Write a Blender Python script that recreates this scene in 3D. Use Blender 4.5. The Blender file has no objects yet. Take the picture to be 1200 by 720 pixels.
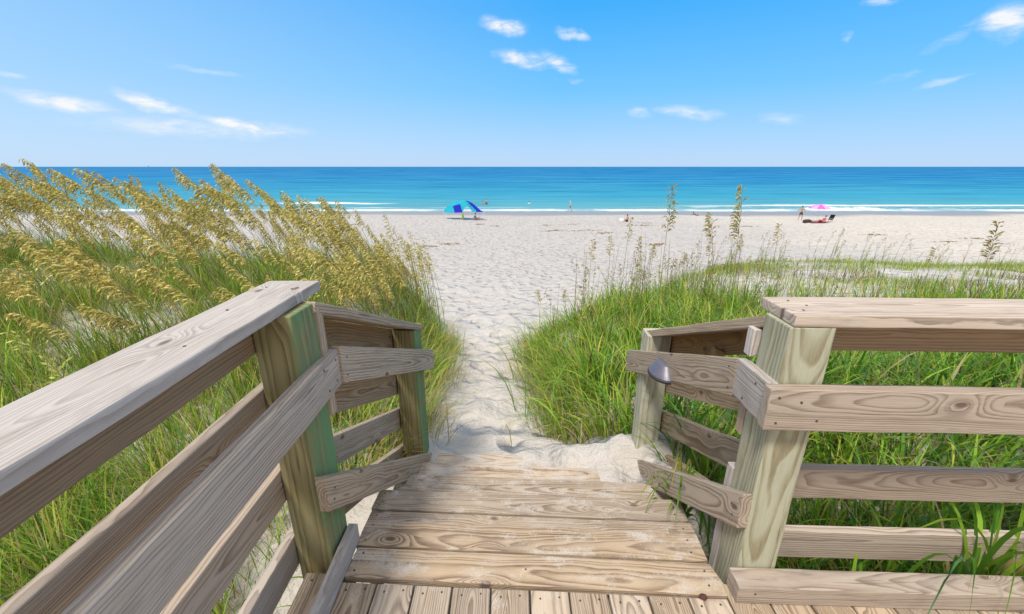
import bpy, bmesh, math, random
import numpy as np
from mathutils import Vector, Matrix, Quaternion
random.seed(7); RNG = np.random.default_rng(11)
S = bpy.context.scene
COL = S.collection
R = math.radians

# ---------------------------------------------------------------- node helper
class NT:
    def __init__(self, tree):
        self.t = tree; self.n = tree.nodes; self.l = tree.links
    def node(self, typ, **kw):
        nd = self.n.new(typ)
        for k, v in kw.items():
            if k.startswith('i_'):
                self.put(nd.inputs[k[2:]], v)
            else:
                setattr(nd, k, v)
        return nd
    def put(self, sock, v):
        if isinstance(v, bpy.types.NodeSocket): self.l.new(v, sock)
        else:
            if isinstance(v, (tuple, list)) and len(v) == 3 and sock.type == 'RGBA': v = (*v, 1)
            sock.default_value = v
    def math(self, op, a, b=None, c=None, clamp=False):
        nd = self.n.new('ShaderNodeMath'); nd.operation = op; nd.use_clamp = clamp
        for i, v in enumerate((a, b, c)):
            if v is not None: self.put(nd.inputs[i], v)
        return nd.outputs[0]
    def vmath(self, op, a, b=None, s=None):
        nd = self.n.new('ShaderNodeVectorMath'); nd.operation = op
        self.put(nd.inputs[0], a)
        if b is not None: self.put(nd.inputs[1], b)
        if s is not None: self.put(nd.inputs['Scale'], s)
        return nd.outputs['Value'] if op in ('LENGTH', 'DISTANCE', 'DOT_PRODUCT') else nd.outputs[0]
    def mix(self, f, a, b, mode='MIX'):
        nd = self.n.new('ShaderNodeMix'); nd.data_type = 'RGBA'; nd.blend_type = mode
        self.put(nd.inputs[0], f); self.put(nd.inputs[6], a); self.put(nd.inputs[7], b)
        return nd.outputs[2]
    def ramp(self, f, stops, interp='LINEAR'):
        nd = self.n.new('ShaderNodeValToRGB'); cr = nd.color_ramp; cr.interpolation = interp
        while len(cr.elements) < len(stops): cr.elements.new(0.5)
        for e, (p, c) in zip(cr.elements, stops):
            e.position = p; e.color = (*c, 1) if len(c) == 3 else c
        self.put(nd.inputs[0], f)
        return nd.outputs[0]
    def rng(self, v, a, b, c=0., d=1., smooth=False):
        nd = self.n.new('ShaderNodeMapRange'); nd.clamp = True
        if smooth: nd.interpolation_type = 'SMOOTHSTEP'
        for i, x in enumerate((v, a, b, c, d)): self.put(nd.inputs[i], x)
        return nd.outputs[0]
    def noise(self, vec, scale, detail=3., rough=.55, dist=0.):
        nd = self.n.new('ShaderNodeTexNoise')
        self.put(nd.inputs['Vector'], vec); self.put(nd.inputs['Scale'], scale)
        nd.inputs['Detail'].default_value = detail; nd.inputs['Roughness'].default_value = rough
        nd.inputs['Distortion'].default_value = dist
        return nd.outputs[0]
    def comb(self, x, y, z):
        nd = self.n.new('ShaderNodeCombineXYZ')
        for i, v in enumerate((x, y, z)): self.put(nd.inputs[i], v)
        return nd.outputs[0]
    def sep(self, v):
        nd = self.n.new('ShaderNodeSeparateXYZ'); self.put(nd.inputs[0], v); return nd.outputs
    def bump(self, h, strength, dist, normal=None):
        nd = self.n.new('ShaderNodeBump'); self.put(nd.inputs['Height'], h)
        nd.inputs['Strength'].default_value = strength; nd.inputs['Distance'].default_value = dist
        if normal is not None: self.put(nd.inputs['Normal'], normal)
        return nd.outputs[0]

def new_mat(name):
    m = bpy.data.materials.new(name); m.use_nodes = True
    m.node_tree.nodes.clear()
    N = NT(m.node_tree)
    out = N.node('ShaderNodeOutputMaterial')
    b = N.node('ShaderNodeBsdfPrincipled')
    N.l.new(b.outputs[0], out.inputs[0])
    return m, N, b, out

def plain(name, col, rough=.6, var=.12, scale=40.):
    m, N, b, _ = new_mat(name)
    tc = N.node('ShaderNodeTexCoord').outputs['Object']
    n = N.noise(tc, scale, 3)
    c = N.mix(n, tuple(x * (1 - var) for x in col), tuple(min(1, x * (1 + var)) for x in col))
    N.put(b.inputs['Base Color'], c); b.inputs['Roughness'].default_value = rough
    return m

# ---------------------------------------------------------------- wood
def wood(name, early, late, grey, grey_amt=.4, ring=.0105, sand=0., green=0., contrast=1., knots=1.):
    """solid timber: growth rings round a pith beside the board, sawn by its faces"""
    m, N, b, _ = new_mat(name)
    tc = N.node('ShaderNodeTexCoord').outputs['Object']
    oi = N.node('ShaderNodeObjectInfo'); rnd = oi.outputs['Random']; fl = oi.outputs['Object Index']
    r2 = N.math('FRACT', N.math('MULTIPLY', rnd, 17.31)); r3 = N.math('FRACT', N.math('MULTIPLY', rnd, 57.77))
    off = N.comb(N.math('MULTIPLY', rnd, 37.), N.math('MULTIPLY', r2, 11.), N.math('MULTIPLY', r3, 23.))
    x, y_, z_ = N.sep(tc)
    # the sawn wide face is local XZ for boards on edge, local XY for boards laid flat
    ifl = N.math('SUBTRACT', 1., fl)
    y = N.math('ADD', N.math('MULTIPLY', y_, ifl), N.math('MULTIPLY', z_, fl))
    z = N.math('ADD', N.math('MULTIPLY', z_, ifl), N.math('MULTIPLY', y_, fl))
    vo = N.vmath('ADD', N.comb(x, y, z), off)
    stretch = N.vmath('MULTIPLY', vo, (1.6, 6., 6.))
    w1 = N.math('SUBTRACT', N.noise(stretch, 1., 2, .5), .5)
    stretch2 = N.vmath('MULTIPLY', vo, (7., 22., 22.))
    w2 = N.math('SUBTRACT', N.noise(stretch2, 1., 2, .5), .5)
    # knots
    kv = N.vmath('MULTIPLY', vo, (2.3, 0.01, 4.2))
    vor = N.node('ShaderNodeTexVoronoi'); vor.inputs['Scale'].default_value = 1.
    N.put(vor.inputs['Vector'], kv)
    rel = N.vmath('SUBTRACT', kv, vor.outputs['Position'])
    rx, ry, rz = N.sep(rel)
    kx = N.math('DIVIDE', rx, 2.3); kz = N.math('DIVIDE', rz, 4.2)
    kd = N.math('SQRT', N.math('ADD', N.math('MULTIPLY', N.math('MULTIPLY', kx, kx), .22), N.math('MULTIPLY', kz, kz)))
    kd = N.math('ADD', kd, N.math('MULTIPLY', w2, .012))
    has = N.math('GREATER_THAN', N.sep(vor.outputs['Color'])[0], 1 - .55 * knots)
    kinf = N.math('MULTIPLY', N.math('EXPONENT', N.math('MULTIPLY', N.math('MULTIPLY', kd, kd), -900.)), has)
    py = N.math('ADD', N.math('ADD', y, N.math('MULTIPLY', x, N.math('SUBTRACT', N.math('MULTIPLY', r2, .10), .05))), N.math('ADD', .022, N.math('MULTIPLY', r3, .05)))
    py = N.math('ADD', py, N.math('MULTIPLY', w1, .060))
    pz = N.math('ADD', N.math('ADD', z, N.math('MULTIPLY', N.math('SUBTRACT', rnd, .5), .07)), N.math('MULTIPLY', w2, .012))
    rr = N.math('SQRT', N.math('ADD', N.math('MULTIPLY', py, py), N.math('MULTIPLY', pz, pz)))
    rr = N.math('ADD', rr, N.math('MULTIPLY', kinf, .035))
    rr = N.math('ADD', rr, N.math('MULTIPLY', w2, .0035))
    rw = N.noise(N.comb(N.math('MULTIPLY', rr, 75.), N.math('MULTIPLY', rnd, 50.), 0.), 1., 2, .5)
    rr = N.math('ADD', rr, N.math('MULTIPLY', rw, .016))
    fr = N.math('FRACT', N.math('DIVIDE', rr, N.math('MULTIPLY', N.math('ADD', .7, N.math('MULTIPLY', r2, .75)), ring)))
    band = N.ramp(fr, [(0., (0, 0, 0)), (.35, (.06, .06, .06)), (.70, (.70, .70, .70)), (.90, (1, 1, 1)), (1., (0.02, .02, .02))])
    fine = N.noise(N.vmath('MULTIPLY', vo, (5., 260., 260.)), 1., 3, .6)
    big = N.noise(N.vmath('MULTIPLY', vo, (1.8, 5., 5.)), 1., 4, .6)
    big2 = N.noise(N.vmath('MULTIPLY', vo, (3.5, 30., 30.)), 1., 4, .65)
    bandvar = N.math('MULTIPLY', N.rng(big, .3, .7, .62 * contrast, 1.1 * contrast), N.rng(big2, .3, .6, .5, 1.15))
    c = N.mix(N.math('MULTIPLY', band, bandvar, clamp=True), early, late)
    c = N.mix(N.rng(fine, .35, .7, 0., .35), c, tuple(v * .62 for v in early))
    ck = N.noise(N.vmath('MULTIPLY', vo, (2.2, 70., 70.)), 1., 3, .55)
    ckn = N.noise(N.vmath('MULTIPLY', vo, (1.3, 7., 7.)), 1., 2, .5)
    crack = N.math('MULTIPLY', N.rng(ck, .655, .70), N.rng(ckn, .50, .62))
    c = N.mix(N.math('MULTIPLY', crack, .75), c, tuple(v * .30 for v in late))
    fib = N.noise(N.vmath('MULTIPLY', vo, (9., 420., 420.)), 1., 4, .7)
    c = N.mix(N.rng(fib, .52, .75, 0., .45), c, tuple(min(.75, v * 1.25) for v in grey))
    gm = N.noise(N.vmath('MULTIPLY', vo, (2.5, 9., 9.)), 1.3, 4, .65)
    c = N.mix(N.rng(gm, .38, .68, grey_amt * .35, grey_amt), c, grey)
    hv = N.node('ShaderNodeHueSaturation'); N.put(hv.inputs['Color'], c)
    N.put(hv.inputs['Value'], N.math('ADD', .86, N.math('MULTIPLY', r2, .28)))
    N.put(hv.inputs['Saturation'], N.math('ADD', .74, N.math('MULTIPLY', r3, .3)))
    c = hv.outputs[0]
    if green > 0:
        g = N.noise(N.vmath('MULTIPLY', vo, (3.2, 9., 9.)), 1., 3, .6)
        # preservative shows strongest on the face turned to the stair (local -Z side)
        side = N.rng(z, -.040, -.066, .10, 1.)
        gf = N.math('MULTIPLY', N.math('MULTIPLY', N.rng(g, .28, .58), side), green)
        c = N.mix(gf, c, (.15, .29, .14))
    mil = N.noise(N.vmath('MULTIPLY', vo, (3., 14., 14.)), 1., 6, .72)
    c = N.mix(N.rng(mil, .52, .72, 0., .48), c, (.19, .155, .13))
    kr = N.math('MULTIPLY', N.rng(kd, .006, .013, 1., 0.), has)
    kc = N.ramp(N.math('FRACT', N.math('MULTIPLY', kd, 330.)), [(0., (.11, .07, .055)), (.6, (.2, .14, .115)), (1., (.09, .06, .05))])
    c = N.mix(N.math('MULTIPLY', kr, .85), c, kc)
    rough = .9
    if sand > 0:
        s1 = N.noise(N.vmath('MULTIPLY', vo, (4., 4., 7.)), 1.4, 6, .72)
        s2 = N.noise(vo, 160., 2, .5)
        sm = N.rng(N.math('ADD', s1, N.math('MULTIPLY', N.math('SUBTRACT', s2, .5), .3)), .64 - .25 * sand, .80 - .22 * sand)
        c = N.mix(N.math('MULTIPLY', sm, .8), c, (.60, .56, .52))
        sp = N.node('ShaderNodeTexVoronoi'); sp.inputs['Scale'].default_value = 34.; N.put(sp.inputs['Vector'], vo)
        spk = N.math('MULTIPLY', N.rng(sp.outputs['Distance'], .10, .16, 1., 0.), N.math('GREATER_THAN', N.sep(sp.outputs['Color'])[1], .90))
        c = N.mix(N.math('MULTIPLY', spk, .8), c, (.66, .62, .57))
    N.put(b.inputs['Base Color'], c); b.inputs['Roughness'].default_value = rough
    b.inputs['Specular IOR Level'].default_value = .12
    h = N.math('ADD', N.math('MULTIPLY', band, -.5), N.math('MULTIPLY', fine, .9))
    h = N.math('SUBTRACT', h, N.math('MULTIPLY', kr, .6)); h = N.math('SUBTRACT', h, N.math('MULTIPLY', crack, 1.4))
    N.put(b.inputs['Normal'], N.bump(h, .55, .0022))
    return m

W_CAP  = wood('weathered_grey_wood', (.58, .515, .46), (.25, .175, .135), (.60, .56, .54), .5, .0085, contrast=1.0)
W_SIDE = wood('weathered_side_wood', (.53, .425, .325), (.20, .12, .07), (.51, .45, .395), .40, .0085, contrast=1.1)
W_RAIL = wood('weathered_tan_wood', (.57, .44, .325), (.22, .125, .07), (.53, .455, .39), .30, .0095, contrast=1.15)
W_STAIR = wood('weathered_brown_wood', (.52, .395, .265), (.19, .105, .055), (.49, .425, .36), .30, .0095, contrast=1.2)
W_INNER = wood('shaded_brown_wood', (.47, .265, .095), (.22, .105, .03), (.41, .275, .145), .2, .011)  # shade of the under-cap boards is put into this darker brown
W_POST_L = wood('green_treated_post_wood', (.34, .28, .13), (.12, .065, .02), (.35, .31, .19), .3, .019, green=.95, knots=.25, contrast=1.2)
W_POST_R = wood('pale_treated_post_wood', (.56, .55, .41), (.28, .22, .11), (.57, .58, .47), .35, .016, green=.04, knots=.35, contrast=1.2)
W_DECK = [wood('deck_wood_%s' % n, (.55, .415, .275), (.15, .08, .038), (.52, .45, .385), .36, .0088, sand=s, contrast=1.25)
          for n, s in (('clean', .30), ('dusty', .46), ('sandy', .64), ('buried', .88))]
M_SCREW = plain('screw_steel', (.07, .06, .055), .5)

# ---------------------------------------------------------------- objects helpers
def tag(o, label=None, cat=None, group=None, kind=None):
    if label: o['label'] = label
    if cat: o['category'] = cat
    if group: o['group'] = group
    if kind: o['kind'] = kind
    return o
def empty(name, loc=(0, 0, 0), label=None, cat=None, group=None, rz=0.):
    o = bpy.data.objects.new(name, None); COL.objects.link(o)
    o.empty_display_size = .1
    o.location = loc; o.rotation_euler = (0, 0, rz)
    return tag(o, label, cat, group)
def link(name, me, m, parent=None, mw=None, smooth=False):
    o = bpy.data.objects.new(name, me); COL.objects.link(o)
    if m is not None and not me.materials:
        for mm in (m if isinstance(m, list) else [m]): me.materials.append(mm)
    if smooth: me.polygons.foreach_set('use_smooth', [True] * len(me.polygons))
    if parent is not None: o.parent = parent
    if mw is not None:
        if parent is not None:
            if parent.parent is None:
                pm = Matrix.Translation(parent.location) @ parent.rotation_euler.to_matrix().to_4x4()
            else: pm = parent['_mw'] if False else WM[parent.name]
            o.matrix_local = pm.inverted() @ mw
        else: o.matrix_local = mw
        WM[o.name] = mw.copy()
    return o
WM = {}
def bm_mesh(bm, name):
    me = bpy.data.meshes.new(name); bm.to_mesh(me); bm.free(); return me
def smooth01(x): x = np.clip(x, 0, 1); return x * x * (3 - 2 * x)

SCREWS = None
def screw_mesh():
    global SCREWS
    if SCREWS is None:
        bm = bmesh.new()
        bmesh.ops.create_cone(bm, segments=10, radius1=.0042, radius2=.0036, depth=.0025, cap_ends=True)
        SCREWS = bm_mesh(bm, 'screw'); SCREWS.materials.append(M_SCREW)
    return SCREWS

def board(name, p0, p1, h, t, mat, parent=None, up=(0, 0, 1), cut0=(0, 0), cut1=(0, 0), bev=.003, screws=(), bow=.0, label=None):
    """timber from p0 to p1 (centre line); h = height along 'up', t = thickness; cuts shear the ends"""
    p0, p1 = Vector(p0), Vector(p1)
    X = (p1 - p0); L = X.length; X.normalize()
    Z = Vector(up); Z = (Z - X * Z.dot(X)).normalized(); Y = Z.cross(X)
    bm = bmesh.new()
    n = max(3, int(L / .11)); rings = []; jr = random.Random(int(L * 1e4) + int(p0.z * 1e3))
    for i in range(n + 1):
        f = i / n; xx = -L / 2 + L * f; rg = []
        jy = bow * math.sin(f * 3.1 + L * 7) ; jz = bow * math.sin(f * 4.3 + L * 3)
        for sy, sz in ((-1, -1), (1, -1), (1, 1), (-1, 1)):
            yy, zz = sy * t / 2, sz * h / 2; ex = xx; cj = .0013 if t > .02 else .0006
            yy += jr.uniform(-cj, cj); zz += jr.uniform(-cj, cj)
            if i == 0: ex += cut0[0] * yy + cut0[1] * zz
            if i == n: ex += cut1[0] * yy + cut1[1] * zz
            rg.append(bm.verts.new((ex, yy + jy, zz + jz)))
        rings.append(rg)
    for i in range(n):
        for k in range(4):
            a, b_ = rings[i][k], rings[i][(k + 1) % 4]; c, d = rings[i + 1][(k + 1) % 4], rings[i + 1][k]
            bm.faces.new((a, d, c, b_))
    bm.faces.new(rings[0]); bm.faces.new(rings[-1][::-1])
    bmesh.ops.recalc_face_normals(bm, faces=bm.faces)
    sharp = [e for e in bm.edges if len(e.link_faces) == 2 and e.calc_face_angle(0) > .6]
    bmesh.ops.bevel(bm, geom=sharp, offset=bev, segments=2, profile=.5, affect='EDGES')
    me = bm_mesh(bm, name)
    mw = Matrix((X.to_4d(), Y.to_4d(), Z.to_4d(), (0, 0, 0, 1))).transposed()
    mw[3][0] = mw[3][1] = mw[3][2] = 0; mw[3][3] = 1
    mw.translation = (p0 + p1) / 2
    mw[0][3], mw[1][3], mw[2][3] = mw.translation
    o = link(name, me, mat, parent, mw)
    o.pass_index = 1 if h < t - .005 else 0
    if label: o['label'] = label
    for s in screws:            # (distance along, across, face) face: 'z+','y-','y+'
        sx, sa, f = s
        sx = -L / 2 + sx if sx >= 0 else L / 2 + sx
        if f == 'z+': loc, q = (sx, sa, h / 2 + .0005), Vector((0, 0, 1))
        elif f == 'y-': loc, q = (sx, -t / 2 - .0005, sa), Vector((0, -1, 0))
        else: loc, q = (sx, t / 2 + .0005, sa), Vector((0, 1, 0))
        sm = bpy.data.objects.new('screw', screw_mesh()); COL.objects.link(sm); sm.parent = o
        sm.matrix_local = Matrix.Translation(loc) @ q.to_track_quat('Z', 'Y').to_matrix().to_4x4()
    return o

# ---------------------------------------------------------------- terrain
YK = [-60, -10, 0, 1.6, 2.35, 2.75, 4, 7, 12, 20, 30, 50, 75, 90, 200, 600]
ZK = [-1.0, -.9, -.8, -.80, -.60, -.55, -.86, -1.5, -2.45, -3.45, -4.1, -4.8, -5.95, -6.6, -9, -14]
_r = np.random.default_rng(5)
def vnoise(x, y, seed=0):
    xi = np.floor(x).astype(np.int64); yi = np.floor(y).astype(np.int64); fx = x - xi; fy = y - yi
    fx = fx * fx * (3 - 2 * fx); fy = fy * fy * (3 - 2 * fy)
    def hsh(a, b):
        v = (a * 374761393 + b * 668265263 + seed * 974634) & 0xFFFFFFFF
        v = ((v ^ (v >> 13)) * 1274126177) & 0xFFFFFFFF
        return ((v ^ (v >> 16)) & 0xFFFF) / 65535.
    return (hsh(xi, yi) * (1 - fx) + hsh(xi + 1, yi) * fx) * (1 - fy) + (hsh(xi, yi + 1) * (1 - fx) + hsh(xi + 1, yi + 1) * fx) * fy
def base_z(Y):
    s = .12 + .06 * np.abs(Y)
    return sum(np.interp(Y + k * s, YK, ZK) for k in (-1, -.5, 0, .5, 1)) / 5
def path_l(Y): return np.interp(Y, [0, 2.2, 3, 6, 9, 12], [-.9, -.74, -.74, -.95, -1.45, -3.5])
def path_r(Y): return np.interp(Y, [0, 2.2, 3, 6, 7, 9, 12], [.92, .85, .38, .24, .45, 2.0, 4.4])
def dune_masks(x, y):
    wob = (vnoise(x * 1.3, y * 1.3, 3) - .5) * .35
    wL = smooth01((path_l(y) - x + wob) / 1.5) * smooth01((12.8 - y + wob * 3) / 4.2)
    yend = np.clip(7.0 + (x - .3) * 1.02 + (vnoise(x * .6, x * 0 + 5, 88) - .5) * 1.2, 6.3, 16.0)
    wR = smooth01((x - path_r(y) + wob) / 1.3) * smooth01((yend + 2.6 - y + wob * 3) / 3.2)
    return wL, wR
def terrain(x, y, detail=True):
    x = np.asarray(x, float); y = np.asarray(y, float)
    z = base_z(y)
    wL, wR = dune_masks(x, y)
    zl = np.interp(y, [-60, -3, 1, 3, 5, 8, 10, 14], [-.9, -.75, -.68, -.52, -.40, -.45, -.85, -2.2]) + np.clip((-x - 4) * .06, 0, .35)
    zr = np.interp(y, [-60, 1, 3, 6, 9, 12, 15, 18], [-.9, -.68, -.52, -.72, -1.12, -1.45, -1.85, -2.5])
    und = (vnoise(x * .55 + 9, y * .55, 1) - .5) * .28
    z = z + (zl + und - z) * wL
    z = z + (zr + und - z) * wR
    # sand drifted over the right ends of the lower steps
    dr = np.clip(-.285 + .27 * (x - .78), -.53, -.24) - .10 * np.clip(x - .95, 0, 2)
    wd = smooth01((y - 1.72) / .25) * smooth01((2.95 - y) / .5) * smooth01((x + 1.0) / .3) * smooth01((1.5 - x) / .4)
    dr = dr + ((vnoise(x * 8, y * 8, 61) - .5) * .07 + (vnoise(x * 17, y * 17, 62) - .5) * .035) * (x > -.3)
    z = z + (dr - z) * wd + .10 * np.exp(-((x + .70) ** 2 / .03 + (y - 2.6) ** 2 / .05))
    if detail:
        far = np.clip(1 - (y - 20) / 40, .25, 1)
        beach = (1 - np.maximum(wL, wR) * .7) * (.35 + .65 * smooth01((y - 2.3) / .5)) * smooth01((70 - y) / 12)
        d = (vnoise(x * 3.1, y * 3.1, 21) - .5) * .09 + (vnoise(x * 6.3 + 4, y * 6.3, 22) - .5) * .055 + (vnoise(x * .7, y * .7, 23) - .5) * .08 + (vnoise(x * 11, y * 11, 25) - .5) * .022 * smooth01((8 - y) / 3)
        z = z + d * beach
        z = z + (vnoise(x * .09, y * .13, 24) - .5) * .5 * smooth01((y - 18) / 12) * smooth01((78 - y) / 22)
    return z

def grid_mesh(name, xs, ys, zf):
    XX, YY = np.meshgrid(xs, ys); ZZ = zf(XX, YY)
    nx, ny = len(xs), len(ys)
    v = np.stack([XX, YY, ZZ], -1).reshape(-1, 3)
    i = np.arange((nx - 1) * (ny - 1)); r = i // (nx - 1); c = i % (nx - 1); a = r * nx + c
    f = np.stack([a, a + 1, a + nx + 1, a + nx], -1)
    me = bpy.data.meshes.new(name)
    fast_mesh(me, v, f); return me
def fast_mesh(me, v, f):
    k = f.shape[1]
    me.vertices.add(len(v)); me.vertices.foreach_set('co', v.astype(np.float32).ravel())
    me.loops.add(f.size); me.loops.foreach_set('vertex_index', f.astype(np.int32).ravel())
    me.polygons.add(len(f)); me.polygons.foreach_set('loop_start', np.arange(0, f.size, k, dtype=np.int32))
    me.update(calc_edges=True); me.validate()

def graded(stops):
    out = [stops[0][0]]
    for (a, s0), (b_, s1) in zip(stops[:-1], stops[1:]):
        x = a
        while True:
            f = (x - a) / (b_ - a); x = x + s0 + (s1 - s0) * f
            if x >= b_: break
            out.append(x)
        out.append(b_)
    return np.array(out)
xs = graded([(-900, 120), (-200, 8), (-60, 1.2), (-20, .35), (-8, .1), (-4, .05), (-1.6, .03), (1.6, .03), (4, .05), (8, .1), (20, .3), (60, 1.0), (200, 8), (900, 120)])
ys = graded([(-60, 6), (-4, .5), (0, .12), (1.6, .03), (4.5, .03), (9, .055), (20, .16), (45, .45), (95, 1.0), (600, 60)])

def sand_mat():
    m, N, b, _ = new_mat('beach_sand')
    P = N.node('ShaderNodeNewGeometry').outputs['Position']
    x, y, z = N.sep(P)
    n1 = N.noise(P, 1.1, 6, .6); n2 = N.noise(P, 420., 2, .6); n3 = N.noise(N.vmath('MULTIPLY', P, (.05, .16, 1.)), 1., 4, .6)
    c = N.mix(N.rng(n1, .35, .68), (.60, .565, .53), (.68, .65, .62))
    pit_shade = N.noise(P, 5.5, 3, .6)
    c = N.mix(N.rng(pit_shade, .50, .30, 0., .22), c, (.40, .37, .345))  # darker spots paint the shade of footprint pits into the sand
    c = N.mix(N.rng(n2, .3, .75, 0., .35), c, (.38, .34, .305))
    c = N.mix(N.rng(n3, .42, .62, 0., .35), c, (.51, .465, .43))
    c = N.mix(N.rng(N.math('ADD', y, N.math('MULTIPLY', N.math('SUBTRACT', n1, .5), 6.)), 7., 24., 0., .60, True), c, N.mix(n3, (.43, .405, .39), (.52, .495, .475)))
    # wrack and shell grit streaks on the upper beach
    st = N.noise(N.vmath('MULTIPLY', P, (.35, 2.2, 1.)), 1., 6, .7)
    stm = N.math('MULTIPLY', N.rng(st, .64, .72), N.math('MULTIPLY', N.rng(y, 26., 33.), N.rng(y, 60., 52.)))
    c = N.mix(N.math('MULTIPLY', stm, .5), c, (.24, .17, .12))
    c = N.mix(N.rng(N.math('ADD', x, N.math('MULTIPLY', N.math('SUBTRACT', n3, .5), 30.)), 14., 38., 0., .6, True), c, (.70, .64, .55))  # sunlit cream of the right beach put into the sand colour
    # wet sand by the water
    wy = N.math('ADD', y, N.math('MULTIPLY', N.math('SUBTRACT', N.noise(N.vmath('MULTIPLY', P, (.05, .02, 0.)), 1., 3, .5), .5), 12.))
    wet = N.rng(wy, 62., 68., smooth=True)
    c = N.mix(wet, c, (.30, .275, .255))
    # dark roots, rotten stalks and litter under the dune plants
    N.put(b.inputs['Base Color'], c)
    N.put(b.inputs['Roughness'], N.rng(wet, 0., 1., .95, .35))
    b.inputs['Specular IOR Level'].default_value = .2
    f1 = N.noise(P, 3.4, 4, .6); f2 = N.noise(P, 14., 4, .65); f3 = N.noise(P, 90., 3, .7)
    vr = N.node('ShaderNodeTexVoronoi'); vr.feature = 'SMOOTH_F1'; vr.inputs['Scale'].default_value = 2.6
    N.put(vr.inputs['Vector'], N.vmath('ADD', P, N.vmath('SCALE', N.node('ShaderNodeTexNoise', i_Vector=P, i_Scale=2.).outputs[1], s=.35)))
    foot = N.rng(vr.outputs['Distance'], .1, .45)
    h = N.math('ADD', N.math('MULTIPLY', foot, .20), N.math('ADD', N.math('MULTIPLY', f1, .14), N.math('ADD', N.math('MULTIPLY', f2, .045), N.math('MULTIPLY', f3, .007))))
    dry = N.math('SUBTRACT', 1., wet)
    h = N.math('MULTIPLY', h, dry)
    N.put(b.inputs['Normal'], N.bump(h, .8, 1.))
    return m
ground = link('sandy_ground', grid_mesh('sandy_ground', xs, ys, lambda X, Y: terrain(X, Y)), sand_mat(), smooth=True)
tag(ground, kind='structure')

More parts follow.
